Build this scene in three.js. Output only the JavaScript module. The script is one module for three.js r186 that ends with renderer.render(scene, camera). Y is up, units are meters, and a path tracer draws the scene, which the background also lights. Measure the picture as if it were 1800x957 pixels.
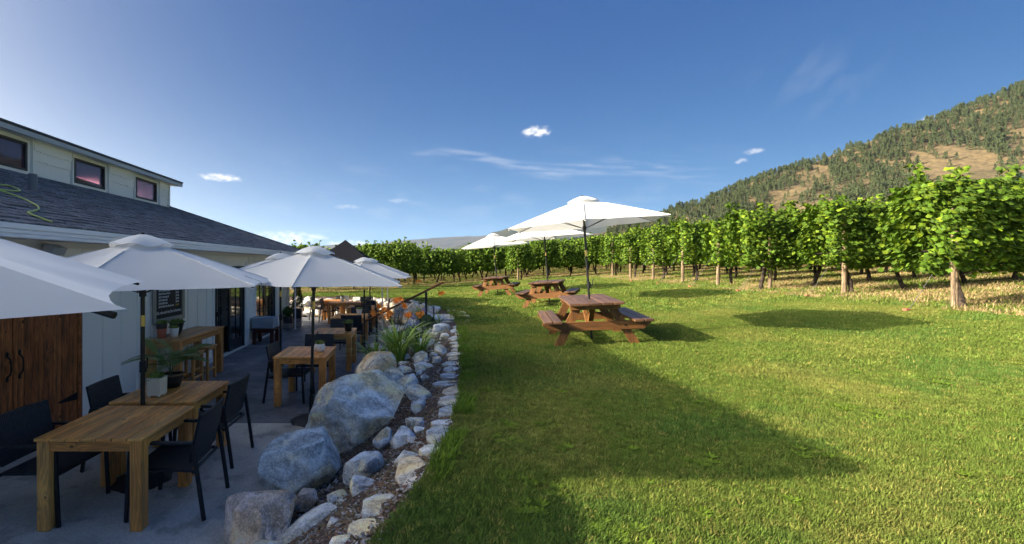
import * as THREE from 'three';
import { ConvexGeometry } from 'three/addons/geometries/ConvexGeometry.js';
import { mergeGeometries, mergeVertices } from 'three/addons/utils/BufferGeometryUtils.js';
import { RectAreaLightUniformsLib } from 'three/addons/lights/RectAreaLightUniformsLib.js';

// ---------------------------------------------------------------- camera, sky, sun, exposure
const scene = new THREE.Scene();
const camera = new THREE.PerspectiveCamera(61.74, 1800 / 957, 0.05, 60000);   // eye 2.13 m above the patio, looking along the facade
camera.position.set(0, 2.13, 0);
camera.lookAt(0, 2.13, -10);
camera.setViewOffset(1800, 957, 169, 12.5, 1800, 957);                       // shifted lens: verticals stay vertical
const renderer = new THREE.WebGLRenderer({ antialias: true });
renderer.toneMapping = THREE.LinearToneMapping;
renderer.toneMappingExposure = 3.8;
renderer.shadowMap.enabled = true;
RectAreaLightUniformsLib.init();

const SUN = new THREE.Vector3(-1, 0.383, 0.06).normalize();
const sun = new THREE.DirectionalLight(new THREE.Color(1, 0.86, 0.66), 3.1);
sun.position.copy(SUN).multiplyScalar(80).add(new THREE.Vector3(4, 0, -14));
sun.target.position.set(4, 0, -14);
sun.castShadow = true;
sun.shadow.mapSize.set(4096, 4096);
Object.assign(sun.shadow.camera, { left: -45, right: 45, top: 45, bottom: -45, near: 1, far: 200 });
sun.shadow.radius = 0.9;
scene.add(sun, sun.target);

// ---------------------------------------------------------------- random numbers and noise
function rng(seed) { let a = seed >>> 0; return () => { a = (a + 0x6D2B79F5) | 0; let t = Math.imul(a ^ (a >>> 15), 1 | a); t = (t + Math.imul(t ^ (t >>> 7), 61 | t)) ^ t; return ((t ^ (t >>> 14)) >>> 0) / 4294967296; }; }
function hash(x, y, z) { let h = Math.imul(x, 374761393) ^ Math.imul(y, 668265263) ^ Math.imul(z, 2147483647 - 1640531); h = Math.imul(h ^ (h >>> 13), 1274126177); return ((h ^ (h >>> 16)) >>> 0) / 4294967296; }
const mod = (a, n) => ((a % n) + n) % n;
function vnoise(x, y, seed = 0, px = 1 << 20, py = px) {                      // value noise, periodic
  const xi = Math.floor(x), yi = Math.floor(y); let u = x - xi, v = y - yi; u = u * u * (3 - 2 * u); v = v * v * (3 - 2 * v);
  const x0 = mod(xi, px), x1 = mod(xi + 1, px), y0 = mod(yi, py), y1 = mod(yi + 1, py);
  const a = hash(x0, y0, seed), b = hash(x1, y0, seed), c = hash(x0, y1, seed), d = hash(x1, y1, seed);
  return a + (b - a) * u + (c - a) * v + (a - b - c + d) * u * v;
}
function fbm(x, y, oct = 4, seed = 0, px = 1 << 20, py = px) { let s = 0, a = 0.5, n = 0; for (let i = 0; i < oct; i++) { s += a * vnoise(x, y, seed + i * 17, px, py); n += a; a *= 0.5; x *= 2; y *= 2; px *= 2; py *= 2; } return s / n; }
function vnoise3(x, y, z, seed = 0) {
  const zi = Math.floor(z); let w = z - zi; w = w * w * (3 - 2 * w);
  const a = vnoise(x, y, seed + zi * 131), b = vnoise(x, y, seed + (zi + 1) * 131); return a + (b - a) * w;
}
function fbm3(x, y, z, oct, seed = 0) { let s = 0, a = 0.5, n = 0; for (let i = 0; i < oct; i++) { s += a * vnoise3(x, y, z, seed + i * 29); n += a; a *= 0.5; x *= 2.03; y *= 2.03; z *= 2.03; } return s / n; }
const clamp = (x, a = 0, b = 1) => Math.min(b, Math.max(a, x));
const ss = (a, b, x) => { const t = clamp((x - a) / (b - a)); return t * t * (3 - 2 * t); };
const lerp = (a, b, t) => a + (b - a) * t;

// ---------------------------------------------------------------- the sky: clear evening air with a few thin clouds
function puff(az, el, a0, e0, wa, we, seed) {           // soft torn cloud patch centred on a direction (degrees)
  const u = (az - a0) / wa, v = (el - e0) / we, r = u * u + v * v; if (r > 1) return 0;
  const n = fbm(az * 2.1 + seed * 7, el * 4.6 + seed, 6, seed);
  return 0.9 * ss(0.36, 0.98, n + 0.4 * (1 - r) - 0.12) * ss(1, 0.2, r);
}
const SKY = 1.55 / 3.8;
function skyColor(x, y, z, out) {
  const el = Math.asin(clamp(y, -1, 1)) * 57.2958, e = Math.max(el, -1), az = Math.atan2(x, -z) * 57.2958;   // az 0 straight ahead, + right
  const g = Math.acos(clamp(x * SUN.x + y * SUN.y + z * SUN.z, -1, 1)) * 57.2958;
  const q = Math.max(e, 0);
  let r = 0.0 + 0.17 * Math.exp(-q / 7), gg = 0.048 + 0.34 * Math.exp(-q / 9), b = 0.19 + 0.40 * Math.exp(-q / 12);            // clear air
  const glow = 0.075 * Math.pow((1.7225 - 1.7 * Math.cos(g / 57.2958)) / 0.6297, -1.5), haze = Math.min(0.58 * Math.exp((67 - g) / 17), 7) * Math.exp(-q / 7);           // brightening round the sun, and low haze on its side
  const fillGlow = 58 * Math.exp(-g / 7); r += fillGlow; gg += fillGlow * 0.9; b += fillGlow * 0.72;                                              // warm aureole by the sun, added out of view to fill the shade
  r += glow * 0.94 + haze; gg += glow * 0.98 + haze * 0.88; b += glow * 0.94 + haze * 0.66;
  if (el > -1 && el < 45 && az > -70 && az < 75) {
    let c = 0;
    c = Math.max(c, 1.00 * puff(az, el, 14.9, 15.8, 2.1, 0.85, 3));
    c = Math.max(c, 0.95 * puff(az, el, -23.2, 10.0, 3.0, 0.55, 5));
    c = Math.max(c, 0.85 * puff(az, el, -16.0, 3.2, 6.5, 1.1, 8));
    c = Math.max(c, 0.85 * puff(az, el, -8.5, 2.6, 3.5, 0.6, 28));
    c = Math.max(c, 0.3 * puff(az, el, -8.6, 7.2, 2.2, 0.35, 11));
    c = Math.max(c, 0.25 * puff(az, el, -2.2, 8.0, 1.8, 0.4, 12));
    c = Math.max(c, 0.7 * puff(az, el, 36.6, 11.4, 1.2, 0.4, 14));
    c = Math.max(c, 0.7 * puff(az, el, 48.4, 12.0, 0.8, 0.4, 15));
    c = Math.max(c, 0.5 * puff(az, el, 35.6, 10.5, 0.7, 0.35, 16));
    const t = clamp((az - 2) / 34), wc = 13.6 - 4.4 * t + 0.6 * Math.sin(az * 0.3);                         // long wisp falling to the right
    const wisp = fbm(az * 0.30 + 3, (el + az * 0.12) * 3.2, 6, 40);
    c = Math.max(c, 0.24 * ss(0.36, 0.8, wisp) * Math.exp(-Math.pow((el - wc) / (0.35 + 0.9 * t), 2)) * ss(-6, 8, az) * ss(37, 25, az));
    c = Math.max(c, 0.07 * ss(0.5, 0.8, fbm(az * 0.25, (el + az * 0.1) * 0.9 + 9, 5, 55)) * Math.exp(-Math.pow((el - 8) / 4.5, 2)) * ss(42, 20, az) * ss(-30, -8, az));
    c = Math.max(c, 0.05 * ss(0.48, 0.8, fbm((az - el * 0.8) * 0.5, (el + az * 0.35) * 0.35 + 4, 5, 60)) * Math.exp(-Math.pow((az - 41 - (17.5 - el) * 0.7) / 3.5, 2)) * Math.exp(-Math.pow((el - 17) / 4, 2)));
    r = lerp(r, 0.86 + glow * 0.4, c); gg = lerp(gg, 0.84 + glow * 0.38, c); b = lerp(b, 0.82 + glow * 0.34, c);
  }
  if (el < 0) { const k = ss(0, -6, el); r = lerp(r, 0.20, k); gg = lerp(gg, 0.20, k); b = lerp(b, 0.16, k); }
  out[0] = r * SKY; out[1] = gg * SKY; out[2] = b * SKY;
}
{
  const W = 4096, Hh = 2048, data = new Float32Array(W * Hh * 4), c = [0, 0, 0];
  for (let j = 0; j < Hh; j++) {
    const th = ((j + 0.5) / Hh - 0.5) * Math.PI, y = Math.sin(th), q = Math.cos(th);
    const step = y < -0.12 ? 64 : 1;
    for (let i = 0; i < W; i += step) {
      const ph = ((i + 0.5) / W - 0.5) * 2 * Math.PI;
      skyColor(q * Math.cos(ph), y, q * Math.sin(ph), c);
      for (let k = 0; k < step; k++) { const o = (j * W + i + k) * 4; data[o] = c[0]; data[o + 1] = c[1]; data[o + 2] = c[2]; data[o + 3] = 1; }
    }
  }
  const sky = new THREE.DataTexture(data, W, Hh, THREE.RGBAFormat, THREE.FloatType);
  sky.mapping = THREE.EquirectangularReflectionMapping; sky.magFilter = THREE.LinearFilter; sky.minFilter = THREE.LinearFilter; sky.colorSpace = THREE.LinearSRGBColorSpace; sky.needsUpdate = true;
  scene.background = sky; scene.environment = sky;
}
scene.fog = new THREE.FogExp2(0xa9c6ee, 0.00002);

// ---------------------------------------------------------------- object helpers
const taken = new Map();
function numbered(n) { const k = taken.get(n) || 0; taken.set(n, k + 1); return k ? `${n}_${String(k).padStart(3, '0')}` : n; }
function tag(o, label, category, group, kind) { o.userData = { label, category }; if (group) o.userData.group = group; if (kind) o.userData.kind = kind; return o; }
function thing(name, label, category, [x, y, z] = [0, 0, 0], turn = 0, group) { const o = new THREE.Group(); o.name = numbered(name); o.position.set(x, y, z); o.rotation.y = turn; scene.add(o); return tag(o, label, category, group); }
function part(name, geo, mat, parent, pos, rot) { const m = new THREE.Mesh(geo, mat); m.name = name; if (pos) m.position.set(...pos); if (rot) m.rotation.set(...rot); parent.add(m); return m; }
function sub(name, parent, pos, turn = 0) { const o = new THREE.Group(); o.name = name; if (pos) o.position.set(...pos); o.rotation.y = turn; parent.add(o); return o; }
function struct(name, geo, mat, label, category) { const m = new THREE.Mesh(geo, mat); m.name = numbered(name); m.userData = { kind: 'structure', label, category }; scene.add(m); return m; }
function single(name, geo, mat, label, category, group, pos, rot) { const m = part(numbered(name), geo, mat, scene, pos, rot); return tag(m, label, category, group); }
function copyOf(o, label, group) { const c = o.clone(); c.name = numbered(o.name.replace(/_\d{3}$/, '')); c.userData = { ...o.userData }; if (label) c.userData.label = label; if (group) c.userData.group = group; scene.add(c); return c; }

// ---------------------------------------------------------------- textures
function tex(W, Hh, f, srgb = true) {
  const d = new Uint8Array(W * Hh * 4), c = [0, 0, 0];
  for (let j = 0; j < Hh; j++) for (let i = 0; i < W; i++) { f(i / W, j / Hh, c); const o = (j * W + i) * 4; d[o] = clamp(c[0]) * 255; d[o + 1] = clamp(c[1]) * 255; d[o + 2] = clamp(c[2]) * 255; d[o + 3] = 255; }
  const t = new THREE.DataTexture(d, W, Hh, THREE.RGBAFormat); t.wrapS = t.wrapT = THREE.RepeatWrapping; t.magFilter = THREE.LinearFilter; t.minFilter = THREE.LinearMipmapLinearFilter; if (srgb) t.colorSpace = THREE.SRGBColorSpace; t.needsUpdate = true; return t;
}
const rep = (t, x, y = x) => { const c = t.clone(); c.repeat.set(x, y); c.needsUpdate = true; return c; };
const grey = (c, v) => { c[0] = c[1] = c[2] = v; };
// wood: u runs along the grain; a few knots
const knots = []; { const r = rng(5); for (let i = 0; i < 9; i++) knots.push([r(), r(), 0.008 + 0.014 * r()]); }
function woodValue(u, v) {
  let w = 0, k = 0;
  for (const [a, b, s] of knots) { let du = Math.abs(u - a), dv = Math.abs(v - b); du = Math.min(du, 1 - du) * 2; dv = Math.min(dv, 1 - dv); const q = Math.hypot(du * 0.7, dv) / s; w += 0.25 * Math.exp(-q * 0.45); k = Math.max(k, ss(1.5, 0.7, q)); }
  const n = fbm(u * 3, v * 12, 3, 71, 3, 12), rings = 0.5 + 0.5 * Math.sin((v * 46 + n * 9 + w * 16) * 3.1);
  const fine = fbm(u * 14, v * 180, 2, 77, 14, 180);
  return [rings, fine, n, k];
}
const woodMap = tex(1024, 512, (u, v, c) => { const [r, f, n, k] = woodValue(u, v); let s = 0.70 + 0.12 * (r - 0.5) + 0.20 * (f - 0.5) + 0.34 * (n - 0.5); s = lerp(s, 0.30, k * 0.85); c[0] = s * 1.24; c[1] = s * 1.12; c[2] = s * (0.96 - 0.08 * r); });
const woodBump = tex(512, 512, (u, v, c) => { const [r, f] = woodValue(u, v); grey(c, 0.4 * r + 0.6 * f); }, false);
const oldWoodMap = tex(1024, 512, (u, v, c) => { const [r, f, n, k] = woodValue(u, v); const st = fbm(u * 5, v * 20, 4, 91, 5, 20); let s = 0.54 + 0.16 * (r - 0.5) + 0.30 * (f - 0.5) + 0.42 * (st - 0.5); s = lerp(s, 0.22, k); c[0] = s * 1.35; c[1] = s * 1.12; c[2] = s * 0.9; });
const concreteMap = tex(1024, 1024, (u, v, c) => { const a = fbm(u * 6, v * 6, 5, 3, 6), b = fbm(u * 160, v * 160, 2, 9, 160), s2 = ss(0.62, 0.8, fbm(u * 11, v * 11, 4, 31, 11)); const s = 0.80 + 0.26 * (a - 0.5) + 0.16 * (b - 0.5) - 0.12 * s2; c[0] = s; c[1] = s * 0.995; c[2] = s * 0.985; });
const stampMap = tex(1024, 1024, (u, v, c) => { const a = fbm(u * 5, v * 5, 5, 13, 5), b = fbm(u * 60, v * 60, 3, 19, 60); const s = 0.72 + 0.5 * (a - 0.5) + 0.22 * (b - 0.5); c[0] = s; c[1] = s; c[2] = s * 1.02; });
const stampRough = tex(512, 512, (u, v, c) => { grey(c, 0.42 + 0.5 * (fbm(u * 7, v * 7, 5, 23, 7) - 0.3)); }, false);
const grainBump = tex(512, 512, (u, v, c) => grey(c, fbm(u * 24, v * 24, 4, 33, 24)), false);
const rockMap = tex(1024, 1024, (u, v, c) => {
  const warp = fbm(u * 4, v * 4, 4, 41, 4), band = 0.5 + 0.5 * Math.sin((v * 26 + u * 6.2832 * 1 + warp * 13)), sp = fbm(u * 140, v * 140, 2, 43, 140), big = fbm(u * 5, v * 5, 5, 47, 5), lich = ss(0.6, 0.72, fbm(u * 9, v * 9, 4, 51, 9));
  let s = 0.84 + 0.28 * (big - 0.5) + 0.20 * (band - 0.5) * (0.4 + warp) + 0.34 * (sp - 0.5) + 0.24 * (fbm(u * 34, v * 34, 3, 53, 34) - 0.5) - 0.07 * ss(0.05, 0.0, Math.abs(fbm(u * 7, v * 7, 4, 61, 7) - 0.5)); const tan = ss(0.45, 0.75, fbm(u * 3, v * 3, 4, 59, 3));
  c[0] = s * lerp(0.98, 1.13, tan) + 0.03 * lich; c[1] = s * lerp(1.0, 1.03, tan) + 0.02 * lich; c[2] = s * lerp(1.02, 0.84, tan); });
const rockBump = tex(1024, 1024, (u, v, c) => { const warp = fbm(u * 4, v * 4, 4, 41, 4); const band = 0.5 + 0.5 * Math.sin((v * 26 + u * 6.2832 + warp * 13)); const crack = Math.abs(fbm(u * 7, v * 7, 4, 61, 7) - 0.5); grey(c, 0.30 * fbm(u * 90, v * 90, 3, 43, 90) + 0.35 * fbm(u * 14, v * 14, 4, 47, 14) + 0.2 * band + 0.25 * ss(0.0, 0.06, crack)); }, false);
const weaveMap = tex(128, 128, (u, v, c) => { const U = u * 8, V = v * 8, i = Math.floor(U), j = Math.floor(V), fu = U - i, fv = V - j, over = (i + j) % 2; const h = over ? Math.sin(Math.PI * fv) * (0.5 + 0.5 * Math.sin(Math.PI * fu)) : Math.sin(Math.PI * fu) * (0.5 + 0.5 * Math.sin(Math.PI * fv)); grey(c, h); }, false);
const weaveCol = tex(128, 128, (u, v, c) => { const U = u * 8, V = v * 8, i = Math.floor(U), j = Math.floor(V), n = hash(mod(i, 8), mod(j, 8), 3); const s = 0.55 + 0.4 * n; c[0] = s * 0.92; c[1] = s * 0.97; c[2] = s * 1.05; });
const clothBump = tex(512, 512, (u, v, c) => grey(c, 0.5 * fbm(u * 128, v * 128, 2, 3, 128) + 0.5 * fbm(u * 5, v * 9, 4, 8, 5, 9)), false);
const lawnMap = tex(1024, 1024, (u, v, c) => { const a = fbm(u * 14, v * 14, 5, 101, 14), b = fbm(u * 220, v * 220, 2, 107, 220), d = ss(0.5, 0.72, fbm(u * 9, v * 9, 4, 111, 9)); const s = 0.5 + 0.35 * (a - 0.5) + 0.6 * (b - 0.5); c[0] = s * lerp(0.78, 1.22, d); c[1] = s * lerp(1.0, 1.1, d); c[2] = s * lerp(0.42, 0.56, d); });
const dirtMap = tex(1024, 1024, (u, v, c) => { const a = fbm(u * 40, v * 40, 4, 121, 40), b = fbm(u * 260, v * 260, 2, 127, 260); const s = 0.42 + 0.4 * (a - 0.5) + 0.55 * (b - 0.5); c[0] = s * 1.06; c[1] = s * 0.96; c[2] = s * 0.88; });
const barkMap = tex(256, 512, (u, v, c) => { const s = 0.5 + 0.9 * (fbm(u * 16, v * 5, 4, 131, 16, 5) - 0.5); c[0] = s * 1.05; c[1] = s; c[2] = s * 0.94; });
const asphMap = tex(512, 512, (u, v, c) => { const s = 0.62 + 0.7 * (fbm(u * 110, v * 110, 2, 141, 110) - 0.5) + 0.35 * (fbm(u * 6, v * 6, 4, 143, 6) - 0.5); c[0] = s; c[1] = s; c[2] = s * 1.01; });
const hillMap = tex(1024, 1024, (u, v, c) => { const a = fbm(u * 10, v * 10, 5, 151, 10), b = fbm(u * 150, v * 150, 3, 157, 150); const s = 0.66 + 0.4 * (a - 0.5) + 0.5 * (b - 0.5); c[0] = s * 1.08; c[1] = s * 0.98; c[2] = s * 0.8; });

// ---------------------------------------------------------------- materials
const C = (r, g, b) => new THREE.Color().setRGB(r, g, b);
const std = (o) => new THREE.MeshStandardMaterial({ roughness: 0.8, ...o });
const phy = (o) => new THREE.MeshPhysicalMaterial({ roughness: 0.8, ...o });
const M = {
  cedar: [[1.0, 0.54, 0.19], [0.92, 0.47, 0.16], [1.0, 0.60, 0.24], [0.96, 0.52, 0.20]].map(c => phy({ color: C(...c), map: woodMap, bumpMap: woodBump, bumpScale: 0.0012, roughness: 0.42, clearcoat: 0.25, clearcoatRoughness: 0.35 })),
  bar: [[0.70, 0.40, 0.17], [0.64, 0.36, 0.15], [0.76, 0.44, 0.20]].map(c => phy({ color: C(...c), map: woodMap, bumpMap: woodBump, bumpScale: 0.0012, roughness: 0.4, clearcoat: 0.2, clearcoatRoughness: 0.35 })),
  picnic: [[0.29, 0.155, 0.06], [0.25, 0.13, 0.05], [0.33, 0.18, 0.072]].map(c => std({ color: C(...c), map: woodMap, bumpMap: woodBump, bumpScale: 0.002, roughness: 0.6 })),
  picnicTop: [[0.165, 0.10, 0.075], [0.135, 0.083, 0.062], [0.19, 0.115, 0.085]].map(c => std({ color: C(...c), map: woodMap, bumpMap: woodBump, bumpScale: 0.0015, roughness: 0.42 })),
  barn: [[0.58, 0.27, 0.10], [0.48, 0.215, 0.082], [0.64, 0.31, 0.125], [0.54, 0.25, 0.105]].map(c => std({ color: C(...c), map: oldWoodMap, bumpMap: woodBump, bumpScale: 0.0025, roughness: 0.62 })),
  darkStand: std({ color: C(0.09, 0.028, 0.024), map: woodMap, bumpMap: woodBump, bumpScale: 0.001, roughness: 0.55 }),
  rail: std({ color: C(0.30, 0.15, 0.07), map: oldWoodMap, bumpMap: woodBump, bumpScale: 0.002, roughness: 0.7 }),
  post: std({ color: C(0.40, 0.43, 0.43), map: oldWoodMap, bumpMap: woodBump, bumpScale: 0.004, roughness: 0.85 }),
  wicker: std({ color: C(0.030, 0.036, 0.046), map: weaveCol, bumpMap: weaveMap, bumpScale: 0.004, roughness: 0.45 }),
  blackMetal: std({ color: C(0.018, 0.02, 0.024), roughness: 0.42, metalness: 0.3 }),
  iron: std({ color: C(0.012, 0.012, 0.014), roughness: 0.5, metalness: 0.5 }),
  rubber: std({ color: C(0.02, 0.022, 0.027), roughness: 0.55 }),
  poleMetal: std({ color: C(0.035, 0.036, 0.036), roughness: 0.35, metalness: 0.6 }),
  brass: std({ color: C(0.75, 0.52, 0.18), roughness: 0.35, metalness: 0.8 }),
  canopy: phy({ color: C(0.90, 0.90, 0.88), roughness: 0.92, transmission: 0.42, thickness: 0, bumpMap: clothBump, bumpScale: 0.0005, side: THREE.DoubleSide }),
  strapWhite: std({ color: C(0.70, 0.70, 0.68), roughness: 0.95 }),
  strap: std({ color: C(0.42, 0.45, 0.5), roughness: 0.9 }),
  tentCloth: phy({ color: C(0.012, 0.0135, 0.018), roughness: 0.95, specularIntensity: 0.15, bumpMap: clothBump, bumpScale: 0.006, side: THREE.DoubleSide }),
  whitePole: std({ color: C(0.7, 0.72, 0.75), roughness: 0.4 }),
  wall: std({ color: C(0.90, 0.88, 0.81), roughness: 0.7, bumpMap: grainBump, bumpScale: 0.0015 }),
  trim: std({ color: C(0.83, 0.82, 0.78), roughness: 0.55 }),
  soffit: std({ color: C(0.82, 0.80, 0.74), roughness: 0.75 }),
  gutter: std({ color: C(0.80, 0.80, 0.79), roughness: 0.4 }),
  fascia: std({ color: C(0.40, 0.43, 0.46), roughness: 0.5 }),
  shake: std({ color: C(0.80, 0.79, 0.74), roughness: 0.7 }),
  winFrame: std({ color: C(0.025, 0.025, 0.03), roughness: 0.45 }),
  doorPaint: std({ color: C(0.016, 0.026, 0.034), roughness: 0.4 }),
  glass: phy({ color: C(1, 1, 1), roughness: 0.01, transmission: 1, thickness: 0, ior: 1.52, side: THREE.DoubleSide }),
  tintGlass: phy({ color: C(0.62, 0.45, 0.56), roughness: 0.02, transmission: 0.9, thickness: 0, ior: 1.52, side: THREE.DoubleSide }),
  shingle: [[0.42, 0.435, 0.46], [0.37, 0.385, 0.41], [0.46, 0.475, 0.50], [0.31, 0.32, 0.34], [0.40, 0.415, 0.44]].map(c => std({ color: C(...c), map: asphMap, bumpMap: grainBump, bumpScale: 0.003, roughness: 0.95 })),
  interior: std({ color: C(0.42, 0.33, 0.24), roughness: 0.9 }),
  ceiling: std({ color: C(0.62, 0.42, 0.34), roughness: 0.9 }),
  floorWood: std({ color: C(0.24, 0.14, 0.08), map: woodMap, roughness: 0.5 }),
  hose: std({ color: C(0.42, 0.52, 0.13), roughness: 0.5 }),
  pipe: std({ color: C(0.12, 0.13, 0.15), roughness: 0.5 }),
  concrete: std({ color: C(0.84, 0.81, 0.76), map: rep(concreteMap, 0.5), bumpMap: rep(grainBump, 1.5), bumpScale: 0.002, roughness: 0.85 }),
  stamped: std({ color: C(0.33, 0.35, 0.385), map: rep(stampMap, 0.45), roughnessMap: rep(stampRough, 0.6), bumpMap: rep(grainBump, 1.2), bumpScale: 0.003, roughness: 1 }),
  lawn: std({ color: C(0.40, 0.45, 0.20), map: rep(lawnMap, 0.4), bumpMap: rep(grainBump, 3), bumpScale: 0.012, roughness: 0.95, vertexColors: true }),
  mulch: std({ color: C(0.50, 0.42, 0.38), map: rep(dirtMap, 0.7), bumpMap: rep(grainBump, 2.2), bumpScale: 0.03, roughness: 0.95 }),
  rocks: [[0.88, 0.89, 0.91], [0.94, 0.91, 0.85], [0.80, 0.83, 0.87], [0.94, 0.83, 0.68], [0.86, 0.73, 0.68], [0.60, 0.65, 0.72], [1.0, 0.98, 0.94]].map(c => std({ color: C(...c), map: rockMap, bumpMap: rockBump, bumpScale: 0.02, roughness: 0.85 })),
  slate: [[0.68, 0.71, 0.75], [0.54, 0.59, 0.66], [0.80, 0.80, 0.78], [0.74, 0.68, 0.60]].map(c => std({ color: C(...c), map: rockMap, bumpMap: rockBump, bumpScale: 0.012, roughness: 0.8 })),
  vineLeaf: phy({ color: C(1, 1, 1), vertexColors: true, roughness: 0.68, specularIntensity: 0.35, transmission: 0.28, thickness: 0, side: THREE.DoubleSide }),
  bark: std({ color: C(0.13, 0.10, 0.08), map: barkMap, bumpMap: barkMap, bumpScale: 0.02, roughness: 0.95 }),
  leaf: phy({ color: C(1, 1, 1), vertexColors: true, roughness: 0.6, transmission: 0.25, thickness: 0, side: THREE.DoubleSide }),
  blade: phy({ color: C(1, 1, 1), roughness: 0.85, specularIntensity: 0.12, transmission: 0.22, thickness: 0, side: THREE.DoubleSide }),
  pine: std({ color: C(1, 1, 1), vertexColors: true, roughness: 0.95, side: THREE.DoubleSide }),
  pineBark: std({ color: C(0.16, 0.085, 0.05), roughness: 0.95 }),
  hill: std({ color: C(1, 1, 1), vertexColors: true, map: hillMap, roughness: 1 }),
  terracotta: std({ color: C(0.40, 0.12, 0.07), roughness: 0.6 }),
  blackPot: std({ color: C(0.015, 0.016, 0.018), roughness: 0.35 }),
  whitePot: std({ color: C(0.74, 0.74, 0.72), roughness: 0.5, bumpMap: grainBump, bumpScale: 0.001 }),
  creamPot: std({ color: C(0.70, 0.66, 0.52), roughness: 0.6, bumpMap: grainBump, bumpScale: 0.001 }),
  greyPot: std({ color: C(0.42, 0.42, 0.41), map: concreteMap, roughness: 0.85 }),
  basket: std({ color: C(0.22, 0.14, 0.07), bumpMap: weaveMap, bumpScale: 0.004, roughness: 0.8 }),
  soil: std({ color: C(0.04, 0.03, 0.022), roughness: 1, bumpMap: grainBump, bumpScale: 0.01 }),
  crate: std({ color: C(0.34, 0.39, 0.45), roughness: 0.55 }),
  petal: phy({ color: C(0.90, 0.30, 0.02), roughness: 0.6, transmission: 0.25, thickness: 0, side: THREE.DoubleSide }),
  petalBlue: phy({ color: C(0.30, 0.27, 0.62), roughness: 0.6, transmission: 0.2, thickness: 0, side: THREE.DoubleSide }),
  wire: std({ color: C(0.20, 0.20, 0.20), roughness: 0.5, metalness: 0.6 }),
  drip: std({ color: C(0.015, 0.015, 0.016), roughness: 0.6 }),
  board: std({ color: C(0.32, 0.31, 0.27), roughness: 0.5, metalness: 0.2, bumpMap: grainBump, bumpScale: 0.006 }),
};

// ---------------------------------------------------------------- geometry helpers
const geoCache = new Map();
function uvBox(g, axis = 'auto', off = [0, 0], su = 0.8, sv = 1.6) {          // metres -> uv; u runs along the longest side (or the axis given)
  if (g.index) g = g.toNonIndexed();
  const p = g.attributes.position, n = g.attributes.normal, uv = new Float32Array(p.count * 2);
  g.computeBoundingBox(); const s = g.boundingBox.getSize(new THREE.Vector3());
  const L = axis === 'auto' ? (s.x >= s.y && s.x >= s.z ? 'x' : s.y >= s.z ? 'y' : 'z') : axis;
  for (let i = 0; i < p.count; i += 3) {
    let nx = 0, ny = 0, nz = 0; for (let k = 0; k < 3; k++) { nx += n.getX(i + k); ny += n.getY(i + k); nz += n.getZ(i + k); }
    nx = Math.abs(nx); ny = Math.abs(ny); nz = Math.abs(nz); const f = nx >= ny && nx >= nz ? 'x' : ny >= nz ? 'y' : 'z';
    for (let k = 0; k < 3; k++) {
      const q = { x: p.getX(i + k), y: p.getY(i + k), z: p.getZ(i + k) }; let a, b;
      if (f === L) { [a, b] = ['x', 'y', 'z'].filter(m => m !== f); } else { a = L; b = ['x', 'y', 'z'].find(m => m !== f && m !== L); }
      uv[(i + k) * 2] = q[a] * su + off[0]; uv[(i + k) * 2 + 1] = q[b] * sv + off[1] + (f === 'x' ? 0.31 : f === 'y' ? 0 : 0.63);
    }
  }
  g.setAttribute('uv', new THREE.BufferAttribute(uv, 2)); return g;
}
function chamferBox(w, h, d, c = 0.004, variant = 0, axis = 'auto') {         // box with small chamfers, centred
  const key = [w.toFixed(4), h.toFixed(4), d.toFixed(4), c, variant, axis].join(); if (geoCache.has(key)) return geoCache.get(key);
  c = Math.min(c, w / 3, h / 3, d / 3); const pts = [], a = w / 2, b = h / 2, e = d / 2;
  for (const sx of [-1, 1]) for (const sy of [-1, 1]) for (const sz of [-1, 1]) pts.push(new THREE.Vector3(sx * (a - c), sy * (b - c), sz * e), new THREE.Vector3(sx * (a - c), sy * b, sz * (e - c)), new THREE.Vector3(sx * a, sy * (b - c), sz * (e - c)));
  let g = new ConvexGeometry(pts); g.computeVertexNormals(); g = uvBox(g, axis, [variant * 0.37, variant * 0.23]); geoCache.set(key, g); return g;
}
function box(w, h, d, x = 0, y = 0, z = 0) { const g = new THREE.BoxGeometry(w, h, d); g.translate(x, y, z); return g; }
function tube(pts, r, seg = 12, rad = 6) { return new THREE.TubeGeometry(new THREE.CatmullRomCurve3(pts.map(p => new THREE.Vector3(...p))), seg, r, rad); }
function rod(a, b, r0, r1 = r0, rad = 8) { const A = new THREE.Vector3(...a), B = new THREE.Vector3(...b), d = B.clone().sub(A), g = new THREE.CylinderGeometry(r1, r0, d.length(), rad, 1); g.applyQuaternion(new THREE.Quaternion().setFromUnitVectors(new THREE.Vector3(0, 1, 0), d.normalize())); g.translate((a[0] + b[0]) / 2, (a[1] + b[1]) / 2, (a[2] + b[2]) / 2); return g; }
function lathe(pts, seg = 24) { return new THREE.LatheGeometry(pts.map(p => new THREE.Vector2(...p)), seg); }
function merge(list) { const l = list.map(g => { const q = g.index ? g.toNonIndexed() : g; for (const k of Object.keys(q.attributes)) if (!['position', 'normal', 'uv', 'color'].includes(k)) q.deleteAttribute(k); return q; }); return mergeGeometries(l, false); }
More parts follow.
